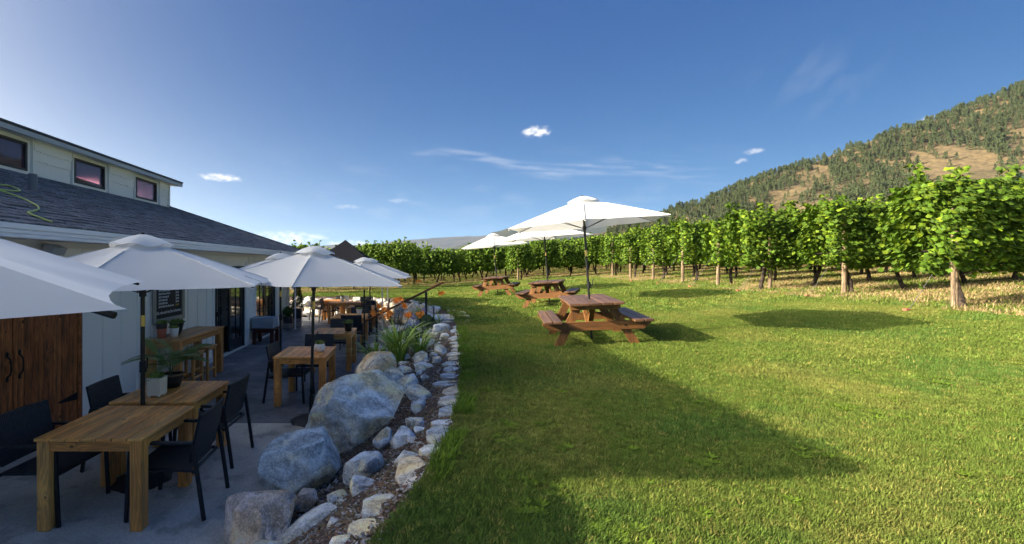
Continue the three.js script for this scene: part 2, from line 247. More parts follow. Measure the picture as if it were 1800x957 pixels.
function quadMesh(nu, nv, f) {                                               // grid surface; f(u,v) -> [x,y,z]
  const pos = [], uv = [], idx = [];
  for (let j = 0; j <= nv; j++) for (let i = 0; i <= nu; i++) { pos.push(...f(i / nu, j / nv)); uv.push(i / nu, j / nv); }
  for (let j = 0; j < nv; j++) for (let i = 0; i < nu; i++) { const a = j * (nu + 1) + i, b = a + 1, c = a + nu + 1, d = c + 1; idx.push(a, b, d, a, d, c); }
  const g = new THREE.BufferGeometry(); g.setAttribute('position', new THREE.Float32BufferAttribute(pos, 3)); g.setAttribute('uv', new THREE.Float32BufferAttribute(uv, 2)); g.setIndex(idx); g.computeVertexNormals(); return g;
}
function leafSoup(count, place, leafPts, color) {                            // many small leaf polygons in one geometry; place(i) -> {m: Matrix4, c: [r,g,b]}
  const pos = [], nor = [], col = [], uv = [], v = new THREE.Vector3(), n = new THREE.Vector3(), nm = new THREE.Matrix3();
  for (let i = 0; i < count; i++) {
    const { m, c } = place(i); nm.getNormalMatrix(m);
    for (const tri of leafPts) {
      const [a, b, d] = tri.map(q => new THREE.Vector3(...q).applyMatrix4(m)); n.copy(b).sub(a).cross(v.copy(d).sub(a)).normalize();
      for (const q of [a, b, d]) { pos.push(q.x, q.y, q.z); nor.push(n.x, n.y, n.z); col.push(...c); uv.push(0, 0); }
    }
  }
  const g = new THREE.BufferGeometry(); g.setAttribute('position', new THREE.Float32BufferAttribute(pos, 3)); g.setAttribute('normal', new THREE.Float32BufferAttribute(nor, 3)); g.setAttribute('uv', new THREE.Float32BufferAttribute(uv, 2)); g.setAttribute('color', new THREE.Float32BufferAttribute(col, 3)); return g;
}
const mat4 = (x, y, z, rx, ry, rz, s) => new THREE.Matrix4().compose(new THREE.Vector3(x, y, z), new THREE.Quaternion().setFromEuler(new THREE.Euler(rx, ry, rz, 'YXZ')), typeof s === 'number' ? new THREE.Vector3(s, s, s) : new THREE.Vector3(...s));
const diamond = [[[0, 0, 0], [0.35, 0.5, 0.06], [0, 1, 0]], [[0, 0, 0], [0, 1, 0], [-0.35, 0.5, 0.06]]];
const vineLeafShape = (() => { const o = [[0, 0.1, 0], [0.5, 0.1, 0.1], [0.38, 0.42, 0.04], [0.46, 0.72, 0.08], [0, 1, -0.05], [-0.46, 0.72, 0.08], [-0.38, 0.42, 0.04], [-0.5, 0.1, 0.1]], t = []; for (let i = 0; i < 8; i++) t.push([[0, 0.4, -0.03], o[i], o[(i + 1) % 8]]); return t; })();
const vineLeafFar = (() => { const o = [[0, 0, 0], [0.5, 0.2, 0.1], [0.42, 0.7, 0.07], [0, 1, -0.04], [-0.42, 0.7, 0.07], [-0.5, 0.2, 0.1]]; return [[o[0], o[1], o[2]], [o[0], o[2], o[3]], [o[0], o[3], o[4]], [o[0], o[4], o[5]]]; })();

// ---------------------------------------------------------------- the lie of the land (X right of the camera, D ahead of it, metres; patio = 0)
const edge = [[-0.55, -4], [-0.35, 1.5], [-0.25, 2.2], [0, 2.85], [0.27, 3.7], [0.41, 4.4], [0.55, 5.3], [0.68, 6.4], [0.8, 8], [0.95, 10], [1.05, 12], [1.0, 13.5], [0.6, 15], [0, 17], [-1, 18.4], [-2.5, 19], [-5, 19.2], [-30, 19.2]];
function lawnH(X, D) { return 0.70 + 0.075 * clamp(X - 2.3, 0, 120) + 0.01 * Math.max(0, Math.min(D, 40) - 8); }
function edgeDist(X, D) {                                                    // > 0 on the patio side of the lawn's edge
  let best = 1e9, side = 1;
  for (let i = 0; i < edge.length - 1; i++) {
    const [a, b] = edge[i], [c, d] = edge[i + 1], ux = c - a, uy = d - b, t = clamp(((X - a) * ux + (D - b) * uy) / (ux * ux + uy * uy)), q = Math.hypot(a + ux * t - X, b + uy * t - D);
    if (q < best) { best = q; side = ux * (D - b) - uy * (X - a); }
  }
  return side > 0 ? best : -best;
}
function groundH(X, D) {
  const L = lawnH(X, D); if (X > 1.2 || D > 19.3) return L; const d = edgeDist(X, D); if (d <= 0) return L;
  const w = D < 13 ? 1.7 : Math.max(0.5, 1.7 - (D - 13) * 0.8), t = Math.min(1, d / w), k = 1 - ss(4.5, 6.5, D);
  let h = L * (1 - 0.4 * t - 0.6 * ss(0.65 - 0.65 * k, 1 - 0.2 * k, t)) - 0.06 * t;
  if (D > 11.75 && D < 13.45) h = Math.min(h, Math.max(-0.06, 0.18 * Math.floor((X + 1.05) / 0.42) - 0.1));     // cut for the steps
  return h;
}
const vineEdge = (X) => Math.max(20, (X < 3 ? 30 + (X - 3) * 1.19 : 30 - 0.3 * (X - 3)) - 1.0);
const inVines = (X, D) => (X > 9.9 && D < 40) || D > vineEdge(X);

// lawn, vineyard floor and planting bed as one height field cut into three sheets
{
  const xs = [], ds = []; for (let x = -40; x < -6; x += 2) xs.push(x); for (let x = -6; x < 3; x += 0.1) xs.push(x); for (let x = 3; x < 12; x += 0.3) xs.push(x); for (let x = 12; x <= 90; x += 2) xs.push(x);
  for (let d = -14; d < 1; d += 1) ds.push(d); for (let d = 1; d < 20; d += 0.1) ds.push(d); for (let d = 20; d < 36; d += 0.5) ds.push(d); for (let d = 36; d <= 84; d += 3) ds.push(d);
  const nx = xs.length, H = new Float32Array(nx * ds.length), E = new Float32Array(nx * ds.length);
  ds.forEach((D, j) => xs.forEach((X, i) => { E[j * nx + i] = (X < 1.3 && D < 19.5) ? edgeDist(X, D) : -9; H[j * nx + i] = groundH(X, D) + (E[j * nx + i] < 0 ? 0.03 * (fbm(X * 0.8, D * 0.8, 3, 5) - 0.5) : 0.05 * (fbm(X * 5, D * 5, 3, 6) - 0.5)); }));
  const build = (pick) => {
    const pos = [], uv = [], col = [], id = new Int32Array(nx * ds.length).fill(-1), idx = []; let n = 0;
    const vert = (i, j) => { const k = j * nx + i; if (id[k] < 0) { id[k] = n++; const X = xs[i], D = ds[j]; pos.push(X, H[k], -D); uv.push(X, D); const dry = ss(0.5, 0.75, fbm(X * 0.45 + 7, D * 0.45, 4, 9)), v = 0.82 + 0.5 * (fbm(X * 0.3, D * 0.3, 3, 15) - 0.3); const vi = inVines(X, D) ? 1 : ss(-0.8, 0.4, X > 5 && D < 27 ? X - 9.7 + 1.2 * (fbm(X, D, 2, 77) - 0.5) : D - vineEdge(X)); const gr = ss(0.5, 0.72, fbm(X * 0.7, D * 0.9, 4, 19)); const lv = [lerp(0.72, 1.0, dry) * v, lerp(1.0, 1.12, dry) * v, lerp(0.8, 1.0, dry) * v], vv = [lerp(2.1, 1.3, gr), lerp(1.45, 1.4, gr), lerp(1.7, 1.0, gr)]; for (let q = 0; q < 3; q++) col.push(lerp(lv[q], vv[q], vi)); } return id[k]; };
    for (let j = 0; j < ds.length - 1; j++) for (let i = 0; i < nx - 1; i++) {
      const cx = (xs[i] + xs[i + 1]) / 2, cd = (ds[j] + ds[j + 1]) / 2, e = (E[j * nx + i] + E[(j + 1) * nx + i + 1]) / 2;
      if (pick(cx, cd, e)) { const a = vert(i, j), b = vert(i + 1, j), c = vert(i + 1, j + 1), d = vert(i, j + 1); idx.push(a, b, c, a, c, d); }
    }
    const g = new THREE.BufferGeometry(); g.setAttribute('position', new THREE.Float32BufferAttribute(pos, 3)); g.setAttribute('uv', new THREE.Float32BufferAttribute(uv, 2)); g.setAttribute('color', new THREE.Float32BufferAttribute(col, 3)); g.setIndex(idx); g.computeVertexNormals(); return g;
  };
  struct('lawn', build((x, d, e) => e <= 0 && !inVines(x, d)), M.lawn, 'mown green lawn sloping gently up to the vineyard', 'lawn');
  struct('vineyard_ground', build((x, d, e) => e <= 0 && inVines(x, d)), M.lawn, 'dry straw-coloured ground between the vine rows', 'ground');
  struct('planting_bed', build((x, d, e) => e > 0 && (x > -1.9 || d > 15)), M.mulch, 'sloping bed of brown bark mulch beside the lawn', 'planting bed');
}
{ // the valley floor beyond, to the horizon
  const f = (u, v) => { const a = (u * 2 - 1), b = (v * 2 - 1), X = Math.sign(a) * Math.pow(Math.abs(a), 3) * 18000, D = Math.sign(b) * Math.pow(Math.abs(b), 3) * 18000 + 20; const inside = X > -39 && X < 89 && D > -13 && D < 83; return [X, inside ? -1.2 : lawnH(X, D) - 0.08, -D]; };
  const g = quadMesh(120, 120, f), col = []; const p = g.attributes.position; for (let i = 0; i < p.count; i++) { const n = fbm(p.getX(i) / 90, p.getZ(i) / 90, 3, 3); col.push(lerp(0.10, 0.26, n), lerp(0.13, 0.22, n), lerp(0.05, 0.11, n)); }
  const uv = g.attributes.uv; for (let i = 0; i < p.count; i++) uv.setXY(i, p.getX(i) / 60, p.getZ(i) / 60);
  g.setAttribute('color', new THREE.Float32BufferAttribute(col, 3)); struct('valley_ground', g, M.hill, 'flat valley floor beyond the vineyard', 'ground');
}
{ // patio: pale concrete apron, then the dark stained slab with a saw-cut joint; steps up to the lawn
  const up = (g) => { const p = g.attributes.position, uv = g.attributes.uv; for (let i = 0; i < p.count; i++) uv.setXY(i, p.getX(i), -p.getZ(i)); return g; };
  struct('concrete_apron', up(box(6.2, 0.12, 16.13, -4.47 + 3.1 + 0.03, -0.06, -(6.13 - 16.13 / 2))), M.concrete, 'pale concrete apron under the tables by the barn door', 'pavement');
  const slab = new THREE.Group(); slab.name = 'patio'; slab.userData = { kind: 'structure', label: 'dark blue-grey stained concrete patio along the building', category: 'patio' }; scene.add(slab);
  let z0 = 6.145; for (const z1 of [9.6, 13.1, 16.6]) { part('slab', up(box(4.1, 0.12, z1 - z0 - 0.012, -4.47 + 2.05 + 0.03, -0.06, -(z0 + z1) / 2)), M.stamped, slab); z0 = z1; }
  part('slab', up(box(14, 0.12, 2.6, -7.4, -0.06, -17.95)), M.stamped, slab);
}

// ---------------------------------------------------------------- hillside and mountains
const crestH = (X) => 108 + 0.357 * (X - 505);
function hillH(X, D) {
  const t = clamp((D - 120) / 780, 0, 1.4); const c = crestH(X + 40 * (fbm(X / 260, D / 260, 3, 201) - 0.5)); if (c <= 0) return -3;
  const p = t < 1 ? t * (0.75 + 0.25 * t) : 1 - 0.8 * (t - 1);
  return c * p + 16 * (fbm(X / 120 + D / 400, D / 90, 4, 205) - 0.5) * ss(0, 0.2, t) - 3 * (1 - ss(0, 0.1, t));
}
{
  const g = quadMesh(150, 110, (u, v) => { const X = 120 + u * 1500, D = 120 + v * 960; return [X, hillH(X, D), -D]; }), p = g.attributes.position, col = [], uv = g.attributes.uv;
  for (let i = 0; i < p.count; i++) { const X = p.getX(i), D = -p.getZ(i), n = fbm(X / 30, D / 30, 4, 211), s = ss(0.45, 0.7, fbm(X / 80, D / 50, 4, 213)); col.push(lerp(0.29, 0.21, s) * (0.8 + 0.4 * n), lerp(0.255, 0.195, s) * (0.8 + 0.4 * n), lerp(0.17, 0.11, s) * (0.8 + 0.4 * n)); uv.setXY(i, X / 40, D / 40); }
  g.setAttribute('color', new THREE.Float32BufferAttribute(col, 3));
  struct('grassy_hillside', g, M.hill, 'steep tawny grass hillside dotted with pines', 'hill');
}
function ridge(name, label, D0, pts, depth, colors, seed, rough) {            // a mountain ridge: skyline profile in metres at its crest, falling both ways
  const prof = (X) => { for (let i = 0; i < pts.length - 1; i++) if (X <= pts[i + 1][0]) { const t = clamp((X - pts[i][0]) / (pts[i + 1][0] - pts[i][0])); return lerp(pts[i][1], pts[i + 1][1], t * t * (3 - 2 * t)); } return pts[pts.length - 1][1]; };
  const x0 = pts[0][0], x1 = pts[pts.length - 1][0];
  const g = quadMesh(160, 34, (u, v) => { const X = lerp(x0, x1, u), w = v * 2 - 1, top = prof(X), D = D0 + w * depth; const k = 1 - Math.pow(Math.abs(w), 1.15); return [X, top * k + rough * top * (fbm(X / (depth * 0.22), D / (depth * 0.22), 5, seed) - 0.5) * (k < 0.02 ? 0 : 1) - 2, -D]; });
  const p = g.attributes.position, col = [], uv = g.attributes.uv; for (let i = 0; i < p.count; i++) { const n = ss(0.42, 0.62, fbm(p.getX(i) / (depth * 0.12), p.getZ(i) / (depth * 0.06) + p.getY(i) / (depth * 0.05), 4, seed + 3)); for (let k = 0; k < 3; k++) col.push(lerp(colors[0][k], colors[1][k], n)); uv.setXY(i, p.getX(i) / 120, p.getY(i) / 120 + p.getZ(i) / 150); }
  g.setAttribute('color', new THREE.Float32BufferAttribute(col, 3)); struct(name, g, M.hill, label, 'mountain');
}
ridge('mountain_ridge', 'long blue mountain ridge far beyond the vineyard', 14000, [[-9000, 420], [-4200, 520], [-3000, 600], [-2300, 640], [-1900, 610], [-1240, 630], [-700, 740], [0, 800], [700, 830], [1700, 880], [2500, 900], [4200, 1000], [6500, 1200], [9500, 1400]], 3400, [[0.06, 0.065, 0.03], [0.12, 0.11, 0.06]], 301, 0.12);
ridge('wooded_mountain', 'nearer dark wooded mountain behind the white lawn umbrellas', 7000, [[-1100, 40], [150, 190], [860, 340], [1230, 520], [1450, 570], [1800, 580], [2500, 560], [3300, 700], [4200, 880], [5300, 1000]], 1800, [[0.035, 0.06, 0.025], [0.07, 0.09, 0.04]], 305, 0.10);
ridge('rocky_hill', 'green hill with a grey rock face beyond the vines', 1900, [[560, 60], [760, 135], [900, 195], [1010, 225], [1120, 245], [1210, 262], [1400, 285], [1700, 250]], 420, [[0.05, 0.07, 0.025], [0.24, 0.19, 0.13]], 309, 0.14);

// pines on the hillside
function pineGeo(seed, n, tall) {
  const r = rng(seed), crown = leafSoup(n, () => {
    const t = Math.pow(r(), 0.8), y = 0.14 + 0.86 * t, R = 0.23 * Math.pow(1 - t, tall ? 0.9 : 0.62) * (0.75 + 0.5 * vnoise(y * 9, 1, seed)) + 0.012, a = r() * 6.283, q = Math.sqrt(0.15 + 0.85 * r()) * R, s = 0.05 + 0.05 * r(), g = 0.7 + 0.6 * r();
    return { m: mat4(Math.cos(a) * q, y - 0.03, Math.sin(a) * q, -1.0 + r() * 2.4, a + r(), r() * 1.5 - 0.75, [s * 1.5, s, s]), c: tall ? [0.030 * g, 0.055 * g, 0.030 * g] : [0.058 * g, 0.078 * g, 0.026 * g] };
  }, diamond);
  const trunk = rod([0, -0.05, 0], [0, 0.9, 0], 0.016, 0.003, 5); return { crown, trunk };
}
const pineKinds = [11, 12, 13, 14, 15].map(s => pineGeo(s, 260, false)), spruceKinds = [21, 22].map(s => pineGeo(s, 620, true));
{
  const r = rng(77), spots = [];
  for (let i = 0; i < 90000 && spots.length < 4200; i++) {
    const D = 200 + 740 * Math.pow(r(), 0.75), X = D * (0.42 + 1.15 * r()), c = crestH(X); if (c < 6) continue; const t = (D - 120) / 780; if (t > 1.06) continue;
    const patch = fbm((X - D * 0.7) / 60, (D + X * 0.35) / 150, 4, 221), dens = clamp((ss(0.70, 0.94, t) * 1.0 + ss(0.50, 0.63, patch) * 0.75 + 0.02) * (0.18 + 0.82 * ss(0.33, 0.52, fbm((X - D * 0.75) / 55 + 9, (D + X * 0.3) / 170, 3, 229)))); if (r() > dens) continue;
    const y = hillH(X, D), up = (y - 2.13) / D; if (up < 0.055) continue; spots.push([X, y, D, 7 + 5 * r() + 7 * r() * r()]);
  }
  const shown = spots.map((s, i) => [s[3] / s[2], i]).sort((a, b) => b[0] - a[0]).map(q => q[1]), near = new Set(shown.slice(0, 295)); let first = null;
  const rest = [];
  spots.forEach((s, i) => {
    if (!near.has(i)) { rest.push(s); return; }
    const k = pineKinds[i % 5], o = thing('pine_tree', 'green pine standing on the tawny grass hillside', 'pine tree', [s[0], s[1] - 0.3, -s[2]], r() * 6.28, 'pines on the hillside');
    part('crown', k.crown, M.pine, o); part('trunk', k.trunk, M.pineBark, o); o.scale.set(s[3] * (0.9 + 0.3 * r()), s[3], s[3] * (0.9 + 0.3 * r()));
  });
  const inst = new THREE.InstancedMesh(pineKinds[1].crown, M.pine, rest.length), q = new THREE.Object3D(); inst.name = 'distant_pine_wood'; tag(inst, 'mass of small pines covering the upper hillside and crest', 'wood', null, 'stuff');
  rest.forEach((s, i) => { q.position.set(s[0], s[1] - 0.3, -s[2]); q.rotation.y = r() * 6.28; q.scale.set(s[3] * (0.85 + 0.4 * r()), s[3], s[3] * (0.85 + 0.4 * r())); q.updateMatrix(); inst.setMatrixAt(i, q.matrix); }); scene.add(inst);
  // tall dark spruces and houses at the foot of the hill
  [[566, 492, 36, 'tall dark spruce beside the grey-roofed hillside house'], [590, 500, 30, 'shorter dark spruce touching the tall spruce by the houses'], [520, 455, 20, 'small dark spruce between the two hillside houses'], [556, 500, 25, 'broad blue-green spruce left of the white gable house'], [575, 505, 23, 'dark spruce close beside the white gable house']].forEach(([X, D, h, label], i) => {
    const px = [[653, 492], [690, 505], [605, 470], [556, 488], [582, 492]][i]; const o = thing('spruce_tree', label, 'spruce tree', [px[0], hillH(px[0], px[1]) - 0.5, -px[1]], i, null); const k = spruceKinds[i % 2]; part('crown', k.crown, M.pine, o); part('trunk', k.trunk, M.pineBark, o); o.scale.set(h * 1.15, h, h * 1.15); delete o.userData.group;
  });
  for (const [X, D, w, label, roofC] of [[640, 512, 11, 'small white house with grey roof low on the hillside', C(0.12, 0.13, 0.15)], [570, 484, 9, 'white gabled house half hidden behind the vine tops', C(0.55, 0.55, 0.55)]]) {
    const o = thing('hillside_house', label, 'house', [X, hillH(X, D) + 0.5, -D], 0.2); part('wall', box(w, 7, 8, 0, 1, 0), M.trim, o);
    const s = new THREE.Shape([[-w / 2 - 0.6, 0], [w / 2 + 0.6, 0], [0, 2.6]].map(p => new THREE.Vector2(...p))), rg = new THREE.ExtrudeGeometry(s, { depth: 9, bevelEnabled: false }); rg.translate(0, 4.51, -4.5); part('roof', rg, std({ color: roofC }), o);
    for (const x of [-2.6, 2.2]) part('window', box(1.6, 1.4, 0.1, x, 2.6, 4.06), M.winFrame, o);
  }
}
console.log('land done');

// ---------------------------------------------------------------- the building
const WX = -4.47;                                                            // facade plane
{
  const B = thing('winery_building', 'low white board-and-batten winery building with shingled hip roof and clerestory', 'building');
  const W = (name, x0, x1, y0, y1, d0, d1, mat, parent = B) => part(name, box(x1 - x0, y1 - y0, d1 - d0, (x0 + x1) / 2, (y0 + y1) / 2, -(d0 + d1) / 2), mat, parent);
  const DH = 2.10, TOP = 2.34, doors = [[10.07, 11.88], [12.68, 14.46]];
  // facade with two door openings
  let d0 = -5; for (const [a, b] of doors) { W('wall', WX - 0.16, WX, 0, TOP, d0, a, M.wall); W('wall', WX - 0.16, WX, DH, TOP, a, b, M.wall); d0 = b; } W('wall', WX - 0.16, WX, 0, TOP, d0, 16, M.wall);
  W('wall', -15, WX - 0.16, 0, TOP, 15.84, 16, M.wall); W('wall', -15, WX - 0.16, 0, TOP, -5, -4.84, M.wall); W('wall', -15.16, -15, 0, TOP, -5, 16, M.wall);
  W('floor', -15, WX - 0.001, -0.1, 0.012, -4.84, 15.84, M.floorWood); W('ceiling', -15.2, WX - 0.16, TOP, TOP + 0.05, -4.9, 15.9, M.interior); W('wall', -8.9, -8.8, 0.02, TOP - 0.01, -4.8, 15.8, M.interior);
  for (const d of [9.4, 12.3]) W('counter', -7.4, -6.4, 0.012, 0.95, d, d + 1.8, M.bar[0]);
  // battens and trims
  for (let d = 6.08, i = 0; d < 16; d += 0.402, i++) { if (doors.some(([a, b]) => d > a - 0.14 && d < b + 0.14)) continue; W('batten', WX + 0.0005, WX + 0.019, 0.13, TOP - 0.006, d, d + 0.045, M.wall); }
  for (let d = 3.6; d > -5; d -= 0.402) W('batten', WX + 0.0005, WX + 0.019, 0.13, TOP - 0.006, d, d + 0.045, M.wall);
  W('base_board', WX + 0.0005, WX + 0.024, 0.002, 0.128, 6.02, 9.98, M.trim); W('base_board', WX + 0.0005, WX + 0.024, 0.002, 0.128, 11.97, 12.59, M.trim); W('base_board', WX + 0.0005, WX + 0.024, 0.002, 0.128, 14.55, 16.0, M.trim);
  for (const [a, b] of doors) { W('door_casing', WX + 0.0005, WX + 0.026, 0, DH + 0.1, a - 0.085, a, M.trim); W('door_casing', WX + 0.0005, WX + 0.026, 0, DH + 0.1, b, b + 0.085, M.trim); W('threshold', WX - 0.1, WX + 0.06, 0.013, 0.03, a + 0.002, b - 0.002, M.trim); }
  W('corner_board', WX + 0.0005, WX + 0.024, 0, TOP - 0.004, 15.9, 16.02, M.trim);
  // french doors: leaf builder in leaf space (x along the leaf, hinge at x=0)
  function frenchLeaf(w, handleAtEnd) {
    const g = sub('door', B), h = DH - 0.05, s = 0.1, t = 0.042; const P = (n, x0, x1, y0, y1, dz = t, m = M.doorPaint) => part(n, box(x1 - x0, y1 - y0, dz, (x0 + x1) / 2, (y0 + y1) / 2, 0), m, g);
    P('stile', 0, s, 0, h); P('stile', w - s, w, 0, h); P('rail', s, w - s, h - s, h); P('rail', s, w - s, 0, 0.26); 
    const x0 = s, x1 = w - s, y0 = 0.26, y1 = h - s, xm = (x0 + x1) / 2, rows = 3;
    P('muntin', xm - 0.011, xm + 0.011, y0, y1, 0.03);
    for (let r = 1; r < rows; r++) { const y = lerp(y0, y1, r / rows); P('muntin', x0, xm - 0.011, y - 0.011, y + 0.011, 0.028); P('muntin', xm + 0.011, x1, y - 0.011, y + 0.011, 0.028); }
    for (let r = 0; r < rows; r++) for (const [a, b] of [[x0, xm - 0.011], [xm + 0.011, x1]]) { const ya = lerp(y0, y1, r / rows) + (r ? 0.011 : 0), yb = lerp(y0, y1, (r + 1) / rows) - (r < rows - 1 ? 0.011 : 0); P('pane', a, b, ya, yb, 0.005, M.glass); }
    const hx = handleAtEnd ? w - 0.05 : 0.05; part('handle', merge([box(0.035, 0.2, 0.012, hx, 1.0, 0.028), box(0.11, 0.016, 0.016, hx - 0.04, 1.02, 0.06), box(0.016, 0.016, 0.05, hx, 1.02, 0.04)]), M.iron, g);
    for (const y of [0.25, 1.0, 1.8]) part('hinge', box(0.03, 0.1, 0.06, 0.0, y, 0.012), M.iron, g);
    g.position.y = 0.032; return g;
  }
  const place = (leaf, x, d, dir) => { leaf.position.x = x; leaf.position.z = -d; leaf.rotation.y = dir; };
  for (const [a, b] of doors) { W('door_frame', WX - 0.13, WX - 0.002, 0.031, DH - 0.002, a + 0.001, a + 0.05, M.doorPaint); W('door_frame', WX - 0.13, WX - 0.002, 0.031, DH - 0.002, b - 0.05, b - 0.001, M.doorPaint); W('door_frame', WX - 0.13, WX - 0.002, DH - 0.05, DH - 0.002, a + 0.05, b - 0.05, M.doorPaint); }
  place(frenchLeaf(0.84, true), WX - 0.05, 11.825, -Math.PI / 2);                                              // closed right-hand leaf of the first pair
  place(frenchLeaf(0.82, true), WX + 0.03, 10.10, -Math.atan2(0.62, -0.42) + Math.PI * 1.28);                  // opened leaf, swung out
  place(frenchLeaf(0.83, true), WX - 0.05, 14.405, -Math.PI / 2); { const l = frenchLeaf(0.83, true); place(l, WX - 0.05, 12.735, Math.PI / 2); }
  // plank barn doors in a dark surround
  { const P = 0.139; for (const [s, e] of [[4.06, 5.0], [5.012, 5.955]]) { const g = sub('barn_door', B); const n = Math.round((e - s) / P); for (let i = 0; i < n; i++) { const a = s + (e - s) * i / n, b = s + (e - s) * (i + 1) / n, v = (i * 3 + (s > 5 ? 1 : 0)) % 4; part('plank', chamferBox(0.035, 2.02, b - a - 0.003, 0.004, v, 'y'), M.barn[(i * 7 + (s > 5 ? 2 : 0)) % 4], g, [WX + 0.022, 1.05, -(a + b) / 2]); }
    const hd = s > 5 ? 5.085 : 4.93; const y = 1.02; part('handle', merge([tube([[WX + 0.045, y - 0.11, -hd], [WX + 0.075, y - 0.08, -hd], [WX + 0.085, y, -hd], [WX + 0.075, y + 0.08, -hd], [WX + 0.045, y + 0.11, -hd]], 0.009, 14), ...[-1, 1].map(q => { const c = new THREE.SphereGeometry(0.02, 8, 6); c.scale(0.4, 1.6, 1); c.translate(WX + 0.043, y + q * 0.135, -hd); return c; })]), M.iron, g);
    for (const hy of [0.42, 1.75]) { const far = s > 5; const sh = new THREE.Shape([[0, -0.045], [0.03, -0.045], [0.3, -0.012], [0.33, 0], [0.3, 0.012], [0.03, 0.045], [0, 0.045]].map(p => new THREE.Vector2(...p))); const hg = new THREE.ExtrudeGeometry(sh, { depth: 0.006, bevelEnabled: false }); hg.rotateY(far ? -Math.PI / 2 : Math.PI / 2); part('strap_hinge', hg, M.iron, g, [WX + (far ? 0.048 : 0.042), hy, far ? -5.95 : -4.07]); } }
    W('door_surround', WX + 0.001, WX + 0.05, 0.002, 2.09, 5.96, 6.03, M.barn[0]); W('door_surround', WX + 0.001, WX + 0.05, 0.002, 2.09, 3.98, 4.05, M.barn[0]); W('door_surround', WX + 0.001, WX + 0.05, 2.09, 2.18, 3.98, 6.03, M.barn[0]); W('door_casing', WX + 0.0005, WX + 0.026, 0.002, 2.2, 6.032, 6.075, M.trim); }
  // eaves: soffit, frieze, gutter
  const GX = -3.85; W('soffit', WX - 0.001, GX - 0.09, 2.415, 2.44, -5.4, 16.75, M.soffit); W('frieze_board', WX + 0.0005, WX + 0.03, TOP, 2.414, -5.2, 16.0, M.soffit); W('wall', -15.1, WX, TOP + 0.051, 2.5, 15.85, 15.99, M.wall); W('soffit', -15.6, WX - 0.002, 2.415, 2.44, 16.001, 16.74, M.soffit);
  const gut = sub('gutter', B);
  [[2.395, 2.432, 0], [2.4345, 2.475, 0.004], [2.4775, 2.535, 0.012]].forEach(([a, b, o]) => part('gutter_face', chamferBox(0.09 + o, b - a, 22.3, 0.006, 0), M.gutter, gut, [GX - 0.045 + o / 2, (a + b) / 2, -(16.9 - 11.15)])); W('gutter_back', GX - 0.085, GX - 0.012, 2.4, 2.53, -5.38, 16.87, M.gutter, gut);
  W('gutter_face', -15.6, GX - 0.1, 2.40, 2.53, 16.82, 16.9, M.gutter, gut);
  // main roof: slope p = .378 from the eave up to the clerestory, hip at the far end
  const EX = -3.88, EY = 2.545, p = 0.378, CX = -7.29, far = 16.95, slopeN = new THREE.Vector3(p, 1, 0).normalize();
  const roof = sub('roof', B); const yAt = (x) => EY + p * (EX - x);
  { const pts = [[EX, EY, 5.5], [EX, EY, -far], [CX - 4.2, yAt(CX - 4.2), -(far - (EX - CX) - 4.2)], [CX - 4.2, yAt(CX - 4.2), 5.5]]; const g = new THREE.BufferGeometry(); const q = [...pts.map(a => [a[0], a[1] - 0.012, a[2]]), ...pts.map(a => [a[0], a[1] - 0.07, a[2]])];
    g.setAttribute('position', new THREE.Float32BufferAttribute(q.flat(), 3)); g.setIndex([0, 1, 2, 0, 2, 3, 4, 6, 5, 4, 7, 6, 0, 4, 5, 0, 5, 1, 1, 5, 6, 1, 6, 2, 2, 6, 7, 2, 7, 3, 3, 7, 4, 3, 4, 0]); part('roof_deck', uvBox((() => { const n = g.toNonIndexed(); n.computeVertexNormals(); return n; })()), M.shingle[3], roof);
    const h = new THREE.BufferGeometry(); const t = (EX - CX) + 4.2, mid = -15.6; h.setAttribute('position', new THREE.Float32BufferAttribute([EX, EY - 0.012, -far, mid, EY - 0.012, -far, mid, EY - 0.012 + p * t, -(far - t), EX - t, EY - 0.012 + p * t, -(far - t)].flat(), 3)); h.setIndex([0, 1, 2, 0, 2, 3]); h.computeVertexNormals(); part('hip_face', uvBox(h), M.shingle[1], roof); }
  const r = rng(31), expo = 0.142, L = (EX - CX) * Math.hypot(1, p), courses = Math.floor(L / expo), tilt = Math.atan(p), shin = [], v = [0, 1, 2].map(k => { const w = 0.295, g = new THREE.BufferGeometry(), a = 0.012 + k * 0.003, lift = [0.004, 0, 0.006][k]; // wedge lying on the slope: x up-slope negative
    const P = [[0.004, 0, -w / 2], [0.004, 0, w / 2], [-0.2, 0, w / 2], [-0.2, 0, -w / 2], [0.004, a + lift, -w / 2 + 0.002], [0.004, a, w / 2 - 0.002], [-0.2, 0.003, w / 2 - 0.002], [-0.2, 0.003, -w / 2 + 0.002]]; g.setAttribute('position', new THREE.Float32BufferAttribute(P.flat(), 3)); g.setIndex([4, 5, 6, 4, 6, 7, 0, 1, 5, 0, 5, 4, 1, 2, 6, 1, 6, 5, 3, 0, 4, 3, 4, 7]); const n = g.toNonIndexed(); n.computeVertexNormals(); return uvBox(n, 'z', [k * 0.3, 0], 3, 3); });
  for (let c = 0; c < courses; c++) { const s = c * expo, x = EX + 0.03 - s / Math.hypot(1, p); const end = far - (EX - x) - 0.05; for (let d = 2.2 + r() * 0.25; d < end; d += 0.302) shin.push([x + (r() - 0.5) * 0.012, yAt(x) + 0.002 + 0.004 * r(), d + (r() - 0.5) * 0.006, Math.floor(r() * 3), Math.floor(r() * 5), (r() - 0.5) * 0.02]); }
  const size = (s) => (s[2] < 3.6 || (-s[0] / s[2]) > 0.94 ? 0 : 1 / Math.hypot(s[0], s[2])); const order = shin.map((s, i) => [size(s), i]).sort((a, b) => b[0] - a[0]).slice(0, 290).map(q => q[1]), own = new Set(order); const rest = [[], [], [], [], []];
